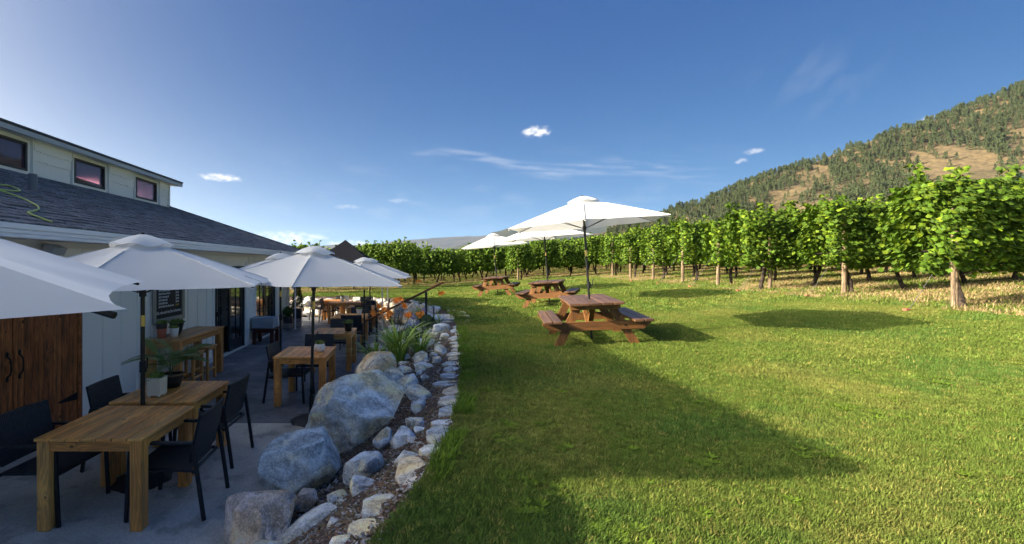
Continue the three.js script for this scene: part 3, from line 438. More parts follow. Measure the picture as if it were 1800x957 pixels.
  shin.forEach((s, i) => { if (own.has(i)) part('shingle', v[s[3]], M.shingle[s[4]], roof, [s[0], s[1], -s[2]], [0, s[5], -tilt]); else { const g = v[s[3]].clone(); g.applyMatrix4(mat4(s[0], s[1], -s[2], 0, s[5], -tilt, 1)); rest[s[4]].push(g); } });
  rest.forEach((l, k) => { const m = part('shingle_field', merge(l), M.shingle[k], roof); m.userData.kind = 'stuff'; });
  { const caps = []; const t = EX - CX; for (let s = 0; s < t; s += 0.2) caps.push([EX - s, yAt(EX - s), far - s]); caps.forEach((c, i) => part('hip_cap', chamferBox(0.3, 0.018, 0.34, 0.004, i % 3), M.shingle[(i * 3) % 5], roof, [c[0] - 0.05, c[1] + 0.016, -(c[2] - 0.05)], [0, Math.PI / 4, -0.26])); }
  // clerestory
  const c0 = 2.68, c1 = 13.46, Y0 = 3.78, YW0 = 3.885, YW1 = 4.42, Y1 = 4.51, BX = CX - 4.6, wins = [[3.32, 4.27], [5.45, 6.4], [7.58, 8.53], [9.71, 10.66], [11.84, 12.79]];
  for (const X of [CX, BX]) { const a = X === CX ? X - 0.12 : X, b = X === CX ? X : X + 0.12; W('clerestory_wall', a, b, Y0 - 0.6, YW0, c0, c1, M.shake); W('clerestory_wall', a, b, YW1, Y1, c0, c1, M.shake); let q = c0; for (const [s, e] of wins) { W('clerestory_wall', a, b, YW0, YW1, q, s, M.shake); q = e; } W('clerestory_wall', a, b, YW0, YW1, q, c1, M.shake); }
  W('clerestory_wall', BX + 0.12, CX - 0.12, Y0 - 0.6, Y1, c1 - 0.12, c1, M.shake); W('clerestory_wall', BX + 0.12, CX - 0.12, Y0 - 0.6, Y1, c0, c0 + 0.12, M.shake); W('clerestory_floor', BX + 0.12, CX - 0.12, Y0 - 0.58, Y0 - 0.5, c0 + 0.12, c1 - 0.12, M.ceiling); W('ceiling', BX + 0.121, CX - 0.121, Y1 - 0.03, Y1 - 0.002, c0 + 0.121, c1 - 0.121, M.ceiling);
  for (const [X, out] of [[CX, 1], [BX, -1]]) for (const [s, e] of wins) { const g = sub('window', B), x = X - out * 0.03, F = 0.045; const Q = (n, y0, y1, a, b, w, m) => part(n, box(w, y1 - y0, b - a, x, (y0 + y1) / 2, -(a + b) / 2), m, g); Q('frame', YW0, YW0 + F, s, e, 0.085, M.winFrame); Q('frame', YW1 - F, YW1, s, e, 0.085, M.winFrame); Q('frame', YW0 + F, YW1 - F, s, s + F, 0.085, M.winFrame); Q('frame', YW0 + F, YW1 - F, e - F, e, 0.085, M.winFrame); Q('pane', YW0 + F, YW1 - F, s + F, e - F, 0.008, M.tintGlass); }
  for (const [a, b] of [[5.6, 6.9], [7.6, 8.9], [9.9, 11.2], [11.9, 13.2]]) { W('ceiling_lamp', -9.62, -9.38, Y1 - 0.085, Y1 - 0.031, a, b, std({ color: C(0.8, 0.8, 0.8), emissive: C(1, 1, 0.9), emissiveIntensity: 0.9 })); const l = new THREE.RectAreaLight(new THREE.Color(1, 0.95, 0.88), 40, 0.24, b - a); l.position.set(-9.5, Y1 - 0.09, -(a + b) / 2); l.lookAt(-9.5, 0, -(a + b) / 2); scene.add(l); }
  // shake panels between the windows: courses with staggered butts
  { let q = c0; for (const [s, e] of [...wins, [c1, c1]]) { const a = q + 0.1, b = s - 0.12; if (b - a > 0.2 && b > 6) { for (const X of [a - 0.02, b + 0.02]) W('panel_trim', CX + 0.0005, CX + 0.055, Y0, Y1 - 0.01, X - 0.01, X + 0.01, M.shake); for (let row = 0; row < 3; row++) { const y1 = 4.5 - row * 0.19, yb = row === 2 ? Y0 + 0.02 : y1 - 0.19; let d = a + 0.01; while (d < b - 0.03) { const w = Math.min(0.085 + 0.1 * r(), b - 0.012 - d), drop = row === 2 ? 0 : 0.022 * r(); if (w > 0.03) part('shake', box(0.05 - row * 0.018, y1 - yb + drop - 0.002, w - 0.0008, CX + 0.0006 + (0.05 - row * 0.018) / 2, (y1 + yb - drop) / 2, -(d + w / 2)), M.shake, B); d += w; } } } q = e; } }
  W('soffit', CX + 0.001, CX + 0.19, Y1 - 0.02, Y1 - 0.002, c0 - 0.25, c1 + 0.25, M.soffit); W('clerestory_fascia', CX + 0.19, CX + 0.24, Y1 - 0.03, Y1 + 0.085, c0 - 0.3, 13.75, M.fascia); W('clerestory_fascia', BX - 0.2, CX + 0.19, Y1 + 0.001, Y1 + 0.085, 13.7, 13.75, M.fascia); W('clerestory_roof', BX - 0.2, CX + 0.255, Y1 + 0.087, Y1 + 0.115, c0 - 0.3, 13.77, M.shingle[3]); W('clerestory_ceiling', BX + 0.001, CX + 0.188, Y1 + 0.003, Y1 + 0.08, c0 - 0.28, 13.69, M.soffit); W('drip_edge', CX + 0.2405, CX + 0.246, Y1 + 0.06, Y1 + 0.085, c0 - 0.3, 13.75, M.winFrame); W('corner_board', CX + 0.0005, CX + 0.02, Y0, Y1 - 0.021, c1 - 0.09, c1 + 0.01, M.trim);
  W('added_shade_wall', -12.5, -5.6, 2.6, 4.16, -4.6, 1.5, M.shake); W('added_shade_roof', -12.8, -5.4, 4.161, 4.25, -4.9, 1.6, M.shingle[3]);  // wing added out of view to keep the sun off the first umbrella
  part('vent_pipe', rod([-5.65, 3.05, -6.71], [-5.65, 3.47, -6.71], 0.055, 0.055, 16), M.pipe, B);
  // flood lamp under the eave and a loop of wire
  const fl = sub('flood_lamp', B); part('lamp_housing', chamferBox(0.12, 0.10, 0.24, 0.008), M.fascia, fl, [WX + 0.17, 2.31, -5.42], [0, 0.15, -0.4]); part('bracket', box(0.14, 0.03, 0.03, WX + 0.085, 2.36, -5.42), M.fascia, fl);
  part('wire_loop', tube([[WX + 0.5, 2.41, -6.0], [WX + 0.52, 2.37, -6.0], [WX + 0.5, 2.33, -6.01], [WX + 0.53, 2.29, -6.03], [WX + 0.58, 2.31, -6.02], [WX + 0.54, 2.34, -6.0]], 0.006, 30), M.drip, B);
}
// hose thrown across the shingles
{ const y = (x) => 2.545 + 0.378 * (-3.88 - x) + 0.035; const pts = [[-3.9, 4.88], [-4.05, 4.88], [-4.18, 4.91], [-4.28, 5.08], [-4.42, 5.33], [-4.6, 5.52], [-4.91, 5.64], [-5.11, 5.58], [-5.3, 5.2], [-5.6, 5.2], [-5.5, 5.96], [-5.55, 6.22], [-5.38, 6.18], [-5.2, 5.8], [-5.15, 5.3]].map(([x, d]) => [x, y(x), -d]); single('garden_hose', tube(pts, 0.0105, 90, 8), M.hose, 'yellow-green garden hose lying loose on the shingled roof', 'hose'); }
// chalk menu board on the facade
{
  const cv = document.createElement('canvas'); cv.width = 640; cv.height = 768; const c = cv.getContext('2d'); c.fillStyle = '#0d1418'; c.fillRect(0, 0, 640, 768); c.fillStyle = '#eef1f3';
  [['2022', 'Pinot Gris', '26.99'], ['2022', 'Chardonnay', '27.99'], ['2021', 'Gewurztraminer', '25.99'], ['2022', 'Riesling', '25.99'], ['2021', 'Riesling Sparkling', '29.99'], ['2022', 'Rosé', '26.99'], ['2019', 'Pinot Noir', '31.99'], ['2020', 'Pinot Noir', '32.99'], ['2021', 'Zweigelt', '29.99'], ['2019', 'Merlot', '29.99'], ['2018', 'Merlot', '28.99'], ['2019', 'Merlot Reserve', '']].forEach(([a, b, p], i) => { const y = 148 + i * 43; c.font = 'bold 36px sans-serif'; c.fillText(a, 74, y, 74); c.font = 'bold 38px sans-serif'; c.fillText(b, 160, y, 280); c.font = 'bold 36px sans-serif'; if (p) c.fillText(p, 480, y, 86); });
  c.fillStyle = '#eef1f3'; c.font = 'bold 56px sans-serif'; c.fillText('Wines', 240, 80); c.fillStyle = '#e8c23a'; c.font = 'bold 34px sans-serif'; c.fillText('Sold Out', 478, 621, 90); c.fillStyle = '#eef1f3'; c.font = 'italic bold 50px serif'; c.save(); c.translate(24, 706); c.fillText('Life, wine and vine flow in harmony', 0, 0, 592); c.restore();
  const t = new THREE.CanvasTexture(cv); t.colorSpace = THREE.SRGBColorSpace;
  const o = thing('menu_board', 'framed black chalk menu of wines hung above the bar table', 'menu board', [WX + 0.021, 1.11, -8.18]);
  const w = 1.04, h = 1.16, g = new THREE.PlaneGeometry(w - 0.16, h - 0.16); g.rotateY(Math.PI / 2); part('slate_panel', g, std({ map: t, roughness: 0.6 }), o, [0.014, h / 2, 0]); part('backing', box(0.012, h - 0.02, w - 0.02, 0.006, h / 2, 0), M.blackPot, o);
  for (const s of [-1, 1]) { part('frame_rail', chamferBox(0.04, h, 0.085, 0.014), M.board, o, [0.021, h / 2, s * (w / 2 - 0.0425)]); part('frame_rail', chamferBox(0.04, 0.085, w - 0.172, 0.014), M.board, o, [0.021, h / 2 + s * (h / 2 - 0.0425), 0]); }
}
console.log('building done');

// ---------------------------------------------------------------- patio furniture
function slatTable(label, X0, X1, D0, D1, h, mats, opt = {}) {               // planks run along D; legs flush under the corners
  const w = X1 - X0, l = D1 - D0, o = thing(opt.name || 'patio_table', label, 'table', [(X0 + X1) / 2, 0, -(D0 + D1) / 2], 0, opt.group), n = opt.planks || 7, t = 0.026, leg = opt.leg || 0.098, ap = opt.apron || 0.085; let s = Math.floor(X0 * 37 + D0 * 91);
  const pick = () => mats[Math.abs(s = (s * 7 + 3) % 101) % mats.length];
  for (let i = 0; i < n; i++) part('plank', chamferBox(w / n - 0.007, t, l, 0.004, (i + Math.abs(s)) % 5, 'z'), pick(), o, [-w / 2 + (i + 0.5) * w / n, h - t / 2, 0]);
  const a = w / 2 - leg / 2 - 0.015, b = l / 2 - leg / 2 - 0.015; let k = 0;
  for (const sx of [-1, 1]) for (const sz of [-1, 1]) part('leg', chamferBox(leg, h - t - 0.001, leg, 0.006, k++, 'y'), pick(), o, [sx * a, (h - t) / 2, sz * b]);
  for (const sz of [-1, 1]) part('apron', chamferBox(2 * a - leg - 0.001, ap, 0.04, 0.004, 2, 'x'), pick(), o, [0, h - t - ap / 2 - 0.001, sz * (b + leg / 2 - 0.03)]);
  for (const sx of [-1, 1]) part('apron', chamferBox(0.04, ap, 2 * b - leg - 0.001, 0.004, 3, 'z'), pick(), o, [sx * (a + leg / 2 - 0.03), h - t - ap / 2 - 0.001, 0]);
  return o;
}
slatTable('square cedar patio table with an empty top, beside the barn door', -3.04, -2.17, 3.61, 4.47, 0.75, M.cedar);
slatTable('square cedar patio table carrying the cream planter and potted palm', -3.09, -2.22, 4.57, 5.42, 0.75, M.cedar);
slatTable('square cedar patio table carrying a round white face pot', -2.15, -1.345, 6.81, 7.72, 0.75, M.cedar);
slatTable('square cedar patio table carrying a tapered black succulent pot', -2.14, -1.284, 9.09, 9.99, 0.75, M.cedar);
slatTable('square cedar patio table carrying a tapered white succulent pot', -2.22, -1.35, 11.9, 12.95, 0.75, M.cedar);
slatTable('square cedar patio table carrying a small dark pot', -2.25, -1.4, 14.75, 15.6, 0.75, M.cedar);
slatTable('long sunlit orange-brown table carrying a tall white pot', -3.2, -1.42, 16.45, 17.3, 0.75, M.cedar, { planks: 13, name: 'long_patio_table' });
slatTable('sunlit square cedar table between long table and rock wall', -3.62, -2.8, 17.45, 18.2, 0.75, M.cedar);
slatTable('tall brown bar table against the facade under the menu board', -4.42, -3.84, 7.4, 9.14, 0.9, M.bar, { planks: 4, leg: 0.12, apron: 0.1, name: 'bar_table' });
function stool(label, X0, X1, D0, D1) {
  const h = 0.62, w = X1 - X0, l = D1 - D0, o = thing('bar_stool', label, 'stool', [(X0 + X1) / 2, 0, -(D0 + D1) / 2]);
  for (let i = 0; i < 3; i++) part('seat_slat', chamferBox(w / 3 - 0.003, 0.028, l, 0.004, i, 'z'), M.bar[i % 3], o, [-w / 2 + (i + 0.5) * w / 3, h - 0.014, 0]);
  const a = w / 2 - 0.04, b = l / 2 - 0.04; for (const sx of [-1, 1]) for (const sz of [-1, 1]) part('leg', chamferBox(0.045, h - 0.03, 0.045, 0.004, 1, 'y'), M.bar[1], o, [sx * a, (h - 0.03) / 2, sz * b]);
  for (const y of [0.16, 0.54]) { for (const s of [-1, 1]) { part('stretcher', chamferBox(2 * a - 0.046, 0.04, 0.025, 0.003, 1, 'x'), M.bar[0], o, [0, y, s * b]); part('stretcher', chamferBox(0.025, 0.04, 2 * b - 0.046, 0.003, 1, 'z'), M.bar[2], o, [s * a, y + 0.03, 0]); } }
}
stool('wooden bar stool pushed under the bar table beside the potted palm', -4.12, -3.76, 7.72, 8.12);
stool('wooden bar stool pushed under the bar table on the open-door side', -4.12, -3.79, 8.32, 8.7);

const chairGeo = (() => { // faces +z; origin on the floor under the seat
  const w = 0.54, seat = quadMesh(12, 10, (u, v) => [(u - 0.5) * (w - 0.06), 0.43 - 0.018 * Math.sin(Math.PI * u) * Math.sin(Math.PI * v) - 0.012 * (1 - v), 0.24 - (1 - v) * 0.46]);
  const thickOf = (g, n, t) => { const b = g.clone(); b.translate(n[0] * t, n[1] * t, n[2] * t); return b; };
  const scaleUV = (g, a, b) => { const uv = g.attributes.uv; for (let i = 0; i < uv.count; i++) uv.setXY(i, uv.getX(i) * a, uv.getY(i) * b); return g; };
  const seatG = scaleUV(merge([seat, thickOf(seat, [0, 1, 0], -0.022), box(w - 0.06, 0.021, 0.012, 0, 0.419, 0.243), box(w - 0.06, 0.021, 0.012, 0, 0.41, -0.222)]), 4, 4);
  const backF = (u, v) => { const y = 0.47 + v * 0.40; return [(u - 0.5) * (w - 0.02), y, -0.225 - v * 0.085 - 0.02 * Math.sin(Math.PI * u)]; };
  const back = quadMesh(12, 10, backF), backG = scaleUV(merge([back, thickOf(back, [0, 0, -1], 0.024), ...[0, 1].map(q => { const e = quadMesh(1, 10, (u, v) => { const p = backF(q, v); return [p[0], p[1], p[2] - u * 0.024]; }); return e; }), quadMesh(12, 1, (u, v) => { const p = backF(u, 1); return [p[0], p[1], p[2] - v * 0.024]; }), quadMesh(12, 1, (u, v) => { const p = backF(u, 0); return [p[0], p[1], p[2] - v * 0.024]; })]), 4, 3.4);
  const bar = (a, b, t, d) => { const A = new THREE.Vector3(...a), B = new THREE.Vector3(...b), v = B.clone().sub(A), g = chamferBox(t, v.length(), d, 0.005).clone(); g.applyQuaternion(new THREE.Quaternion().setFromUnitVectors(new THREE.Vector3(0, 1, 0), v.normalize())); g.translate((a[0] + b[0]) / 2, (a[1] + b[1]) / 2, (a[2] + b[2]) / 2); return g; };
  const x = w / 2 + 0.005;
  return { seat: seatG, back: backG, legs: [-1, 1].flatMap(s => [bar([s * x, 0, 0.27], [s * x, 0.64, 0.235], 0.026, 0.034), bar([s * x, 0, -0.36], [s * x, 0.635, -0.27], 0.026, 0.034)]), frame: [-1, 1].map(s => bar([s * (x - 0.03), 0.425, 0.235], [s * (x - 0.03), 0.405, -0.25], 0.022, 0.028)), cross: [bar([-x + 0.013, 0.41, 0.23], [x - 0.013, 0.41, 0.23], 0.028, 0.022), bar([-x + 0.013, 0.395, -0.26], [x - 0.013, 0.395, -0.26], 0.028, 0.022)], arms: [-1, 1].map(s => bar([s * x, 0.655, 0.27], [s * x, 0.645, -0.275], 0.045, 0.024)) };
})();
let chair0 = null;
function chair(X, D, turn, label, group) {
  let o;
  if (!chair0) { o = chair0 = thing('wicker_armchair', label, 'chair'); part('seat', chairGeo.seat, M.wicker, o); part('backrest', chairGeo.back, M.wicker, o); for (const g of chairGeo.legs) part('leg', g, M.blackMetal, o); for (const g of chairGeo.frame) part('side_rail', g, M.blackMetal, o); for (const g of chairGeo.cross) part('cross_rail', g, M.blackMetal, o); for (const g of chairGeo.arms) part('armrest', g, M.blackMetal, o); if (group) o.userData.group = group; }
  else o = copyOf(chair0, label), group ? o.userData.group = group : delete o.userData.group;
  o.position.set(X, 0.001, -D); o.rotation.y = turn; return o;
}
const R = Math.PI / 2;
chair(-3.15, 3.98, R - 0.06, 'black wicker armchair at the empty cedar table, back to the barn door');
chair(-2.14, 4.05, -R + 0.05, 'black wicker armchair at the empty cedar table, back to the boulders');
chair(-3.08, 4.96, R + 0.04, 'black wicker armchair at the palm table, back to the white facade');
chair(-2.27, 5.04, -R - 0.03, 'black wicker armchair at the palm table, back to the rock bed');
chair(-1.97, 7.25, R - 0.05, 'black wicker armchair at the face-pot table, back to the facade');
chair(-1.745, 7.96, 0.02, 'black wicker armchair facing the face-pot table from between two tables');
chair(-1.72, 10.25, 0, 'black wicker armchair pulled up behind the black-pot table');
chair(-1.62, 11.72, Math.PI, 'black wicker armchair with its back to the black-pot table');
chair(-1.66, 13.2, 0, 'black wicker armchair pulled up behind the white-pot table');
chair(-1.66, 14.5, Math.PI + 0.03, 'black wicker armchair in front of the small-dark-pot table, back to the patio');
chair(-1.68, 15.85, 0, 'black wicker armchair between the small-dark-pot table and the long table');
chair(-3.2, 16.95, R, 'black wicker armchair at the facade end of the long sunlit table');
chair(-3.75, 17.8, R, 'black wicker armchair at the facade end of the far square table');
chair(-3.0, 18.35, 0, 'black wicker armchair between the far square table and rock wall');
chair(-1.95, 17.75, 0, 'black wicker armchair behind the long sunlit table, before the rock wall');
chair(-1.3, 17.0, -R, 'black wicker armchair at the steps end of the long sunlit table');

// ---------------------------------------------------------------- pots and potted plants
function succulent(parent, r, y, seed, big = 1) { const q = rng(seed), g = leafSoup(Math.round(150 * big), () => { const a = q() * 6.28, d = Math.sqrt(q()) * r, k = 0.7 + 0.6 * q(), s = (0.022 + 0.018 * q()) * Math.max(1, r / 0.07); return { m: mat4(Math.cos(a) * d, y + 0.01 + (1 - d / r) * r * 0.35 * q(), Math.sin(a) * d, q() * 1.3 - 0.2, a + 1.57 + q(), q() - 0.5, [s * 1.2, s * 1.5, s]), c: [0.19 * k, 0.26 * k, 0.045 * k] }; }, diamond); part('succulent', g, M.leaf, parent); }
function pot(label, X, Y, D, prof, mat, opt = {}) { const o = thing('plant_pot', label, 'plant pot', [X, Y + 0.001, -D]); part('pot', lathe(prof, 28), mat, o); const [rr, ry] = opt.soil; part('soil', (() => { const g = new THREE.CylinderGeometry(rr, rr, 0.01, 20); g.translate(0, ry, 0); return g; })(), M.soil, o); if (opt.extra) opt.extra(o); if (!opt.noSucculent) succulent(o, rr * 1.02, ry, Math.floor(X * -977 + D * 31), opt.big || 1); return o; }
const taper = (r0, r1, h, t = 0.008) => [[0, 0.001], [r0, 0], [lerp(r0, r1, 0.5), h * 0.5], [r1, h], [r1 - t, h], [r1 - t, h - 0.02], [0, h - 0.022]];
pot('terracotta pot with a glossy black rim on the bar table', -4.28, 0.9, 7.66, taper(0.058, 0.078, 0.165), M.terracotta, { soil: [0.07, 0.233], extra: o => part('black_rim', lathe([[0.079, 0.160], [0.082, 0.16], [0.086, 0.24], [0.074, 0.24], [0.074, 0.16]], 28), M.blackPot, o) });
pot('small speckled white pot on the bar table beside the terracotta one', -4.14, 0.9, 7.80, taper(0.055, 0.075, 0.15), M.whitePot, { soil: [0.066, 0.138] });
pot('wide black bowl pot behind the speckled white pot', -4.22, 0.9, 8.03, [[0, 0.001], [0.05, 0], [0.085, 0.07], [0.115, 0.19], [0.12, 0.2], [0.105, 0.2], [0, 0.18]], M.blackPot, { soil: [0.1, 0.185] });
pot('round white face-shaped pot on a square cedar table', -1.53, 0.75, 7.24, [[0, 0.001], [0.05, 0], [0.082, 0.035], [0.089, 0.075], [0.078, 0.115], [0.066, 0.125], [0.058, 0.122], [0, 0.11]], M.whitePot, { soil: [0.058, 0.118], extra: o => { for (const s of [-1, 1]) part('eyelid', tube([[s * 0.048, 0.082, 0.071], [s * 0.036, 0.077, 0.080], [s * 0.024, 0.082, 0.083]], 0.0025, 8, 5), M.greyPot, o); part('nose', tube([[0, 0.078, 0.087], [0, 0.06, 0.095], [0, 0.056, 0.088]], 0.006, 6, 5), M.whitePot, o); } });
pot('tapered black pot with succulents on a square cedar table', -1.41, 0.75, 9.5, taper(0.065, 0.098, 0.165), M.blackPot, { soil: [0.088, 0.15] });
pot('tapered white pot with succulents on a cedar table', -1.57, 0.75, 12.62, taper(0.06, 0.085, 0.15), M.whitePot, { soil: [0.076, 0.138] });
pot('small dark pot with green succulents on a far table', -1.72, 0.75, 15.1, taper(0.055, 0.075, 0.12), M.blackPot, { soil: [0.068, 0.108] });
pot('tall slender white pot on the long sunlit table', -2.75, 0.75, 17.0, taper(0.06, 0.066, 0.2), M.whitePot, { soil: [0.058, 0.188] });
{ // cream square planter on feet, and the palm behind it
  const o = thing('square_planter', 'square cream planter on small feet on the palm table', 'plant pot', [-2.73, 0.751, -4.80], -0.03), s = 0.135, h = 0.185;
  const g = new THREE.CylinderGeometry(s * 0.735, s * 0.70, h - 0.016, 4, 1); g.rotateY(Math.PI / 4); g.translate(0, 0.016 + (h - 0.016) / 2, 0); part('body', g.toNonIndexed(), M.creamPot, o); { const f = o.children[0].geometry; f.computeVertexNormals(); }
  for (const a of [-1, 1]) for (const b of [-1, 1]) part('foot', chamferBox(0.022, 0.015, 0.022, 0.003), M.creamPot, o, [a * 0.048, 0.0078, b * 0.048]);
  for (const a of [-1, 1]) { part('rim', chamferBox(0.15, 0.012, 0.012, 0.003), M.creamPot, o, [0, h + 0.006, a * 0.069]); part('rim', chamferBox(0.012, 0.012, 0.125, 0.003), M.creamPot, o, [a * 0.069, h + 0.006, 0]); } succulent(o, 0.06, h, 5, 1);
  const q = thing('potted_palm', 'small feathery palm in a dark basket pot on a table', 'palm', [-2.78, 0.751, -5.16]); part('basket', lathe(taper(0.1, 0.135, 0.14), 28), M.blackPot, q); part('basket_rim', (() => { const t = new THREE.TorusGeometry(0.132, 0.009, 8, 32); t.rotateX(Math.PI / 2); t.translate(0, 0.142, 0); return t; })(), M.basket, q);
  const r = rng(8); for (let i = 0; i < 9; i++) { // fronds
    const a = i * 2.4 + 0.4, len = 0.42 + 0.14 * r(), lean = 0.35 + 0.75 * r(), pts = []; for (let k = 0; k <= 6; k++) { const t = k / 6; pts.push(new THREE.Vector3(Math.sin(lean * t * 1.35) * len * t, 0.1 + Math.cos(lean * t * 1.5) * len * t * 1.12, 0)); } const cur = new THREE.CatmullRomCurve3(pts), stem = new THREE.TubeGeometry(cur, 10, 0.0035, 4); const lv = leafSoup(58, (n) => { const t = 0.3 + 0.7 * Math.floor(n / 2) / 29, p = cur.getPoint(t), s = n % 2 ? 1 : -1, L = 0.17 * Math.sin(Math.PI * (0.22 + 0.74 * (t - 0.3) / 0.7)) + 0.03, k = 0.75 + 0.5 * r(); const tg = cur.getTangent(t), side = new THREE.Vector3(0, -0.25, s), d = tg.clone().multiplyScalar(0.75).add(side).normalize(), up = new THREE.Vector3().crossVectors(d, tg).normalize(), xx = new THREE.Vector3().crossVectors(d, up); return { m: new THREE.Matrix4().makeBasis(xx.multiplyScalar(0.015), d.multiplyScalar(L), up.multiplyScalar(0.03)).setPosition(p), c: [0.09 * k, 0.17 * k, 0.025 * k] }; }, diamond); const col = new Float32Array(stem.toNonIndexed().attributes.position.count * 3); for (let z = 0; z < col.length; z += 3) { col[z] = 0.1; col[z + 1] = 0.13; col[z + 2] = 0.03; } const sn = stem.toNonIndexed(); sn.setAttribute('color', new THREE.BufferAttribute(col, 3)); const g2 = merge([sn, lv]); g2.rotateY(a); part('frond', g2, M.leaf, q); }
}
function topiary(label, X, D, rad, ph, shape) {
  const o = thing('potted_topiary', label, 'potted shrub', [X, 0.002, -D]); part('pot', lathe([[0, 0.001], [rad * 0.94, 0], [rad, ph * 0.46]], 28), M.greyPot, o); part('pot_collar', lathe([[rad * 1.004, ph * 0.462], [rad * 1.03, ph], [rad * 0.94, ph], [rad * 0.93, ph * 0.9], [0, ph * 0.89]], 28), M.blackPot, o);
  const r = rng(Math.floor(D * 100)), g = leafSoup(shape === 'ball' ? 1500 : 2200, () => { let p, n; if (shape === 'ball') { const u = r() * 2 - 1, a = r() * 6.28, q = Math.sqrt(1 - u * u), R0 = 0.165 * Math.pow(r(), 0.2); p = [q * Math.cos(a) * R0, ph + 0.13 + u * R0 * 0.95, q * Math.sin(a) * R0]; n = a; } else { const t = r(), a = r() * 6.28, R0 = 0.21 * Math.pow(1 - t, 0.55) * (0.72 + 0.45 * vnoise(a * 2, t * 8, 5)) * Math.pow(r(), 0.3) + 0.01; p = [Math.cos(a) * R0, ph + t * 0.92, Math.sin(a) * R0]; n = a; } const k = 0.6 + 0.8 * r(), s = 0.025 + 0.025 * r(); return { m: mat4(...p, -0.6 + r() * 1.2, n + r() * 2, r() - 0.5, [s * 0.8, s * 1.5, s]), c: shape === 'ball' ? [0.09 * k, 0.16 * k, 0.02 * k] : [0.055 * k, 0.10 * k, 0.022 * k] }; }, diamond); part('foliage', g, M.leaf, o);
  if (shape !== 'ball') part('stem', rod([0, ph * 0.85, 0], [0, ph + 0.7, 0], 0.015, 0.005), M.bark, o);
}
topiary('clipped ball shrub in a black-collared concrete pot by the facade', -4.25, 15.13, 0.155, 0.42, 'ball'); topiary('cone-shaped cedar in a tall black-collared pot behind the ball shrub', -4.1, 15.75, 0.15, 0.62, 'cone');
{ const o = thing('drink_stand', 'low dark-stained wooden stand under the grey crates', 'stand', [-4.09, 0, -12.42], 0); for (let i = 0; i < 4; i++) part('top_board', chamferBox(0.152, 0.035, 0.58, 0.005, i, 'z'), M.darkStand, o, [-0.235 + i * 0.1565, 0.40, 0]); for (const a of [-1, 1]) for (const b of [-1, 1]) part('leg', chamferBox(0.09, 0.38, 0.09, 0.006, 1, 'y'), M.darkStand, o, [a * 0.235, 0.191, b * 0.22]); for (const b of [-1, 1]) part('apron', chamferBox(0.37, 0.07, 0.03, 0.004), M.darkStand, o, [0, 0.345, b * 0.22]);
  const crate = (label, y) => { const c = thing('plastic_crate', label, 'crate', [-4.12, y, -12.42]); part('body', chamferBox(0.58, 0.145, 0.40, 0.012), M.crate, c, [0, 0.074, 0]); part('rim', chamferBox(0.605, 0.026, 0.425, 0.006), M.crate, c, [0, 0.132, 0]); for (const s of [-1, 1]) for (const x of [-0.2, 0.2]) { part('rib_panel', chamferBox(0.15, 0.05, 0.02, 0.005), M.crate, c, [x, 0.07, s * 0.204]); } for (const s of [-1, 1]) { part('handle', chamferBox(0.12, 0.035, 0.024, 0.008), M.crate, c, [0, 0.055, s * 0.206]); part('rib_panel', chamferBox(0.02, 0.05, 0.12, 0.005), M.crate, c, [s * 0.295, 0.07, 0.1]); part('rib_panel', chamferBox(0.02, 0.05, 0.12, 0.005), M.crate, c, [s * 0.295, 0.07, -0.1]); } };
  crate('grey plastic crate resting on the dark wooden stand', 0.419); crate('grey plastic crate stacked on top of another crate', 0.566); }

// ---------------------------------------------------------------- umbrellas
function canopyPanels(Rr, drop, seed) { const out = [], r = rng(seed); for (let i = 0; i < 6; i++) { const a0 = i * Math.PI / 3, a1 = a0 + Math.PI / 3, w = 0.5 + r(); const g = quadMesh(10, 14, (v, t) => { const u = 0.05 + 0.95 * t, c = 4 * v * (1 - v), ue = u * (1 - 0.055 * c * u * u); const x = lerp(Math.cos(a0), Math.cos(a1), v) * Rr * ue, z = -lerp(Math.sin(a0), Math.sin(a1), v) * Rr * ue; const y = -drop * Math.pow(u, 1.06) - 0.035 * c * u * (1.15 - u) * w * 1.6 + 0.016 * (fbm(x * 5, z * 5, 3, seed) - 0.5) * c + 0.022 * (fbm(v * 7 + seed, u * 2.2, 3, seed + 4) - 0.5) * u * Math.min(1, c * 3); return [x, y, z]; }); const uv = g.attributes.uv; for (let k = 0; k < uv.count; k++) uv.setXY(k, uv.getX(k) * 1.4, uv.getY(k) * 1.4); out.push(g); } return out; }
const canopySets = [1, 2, 3].map(s => canopyPanels(1.38, 0.44, s * 7));
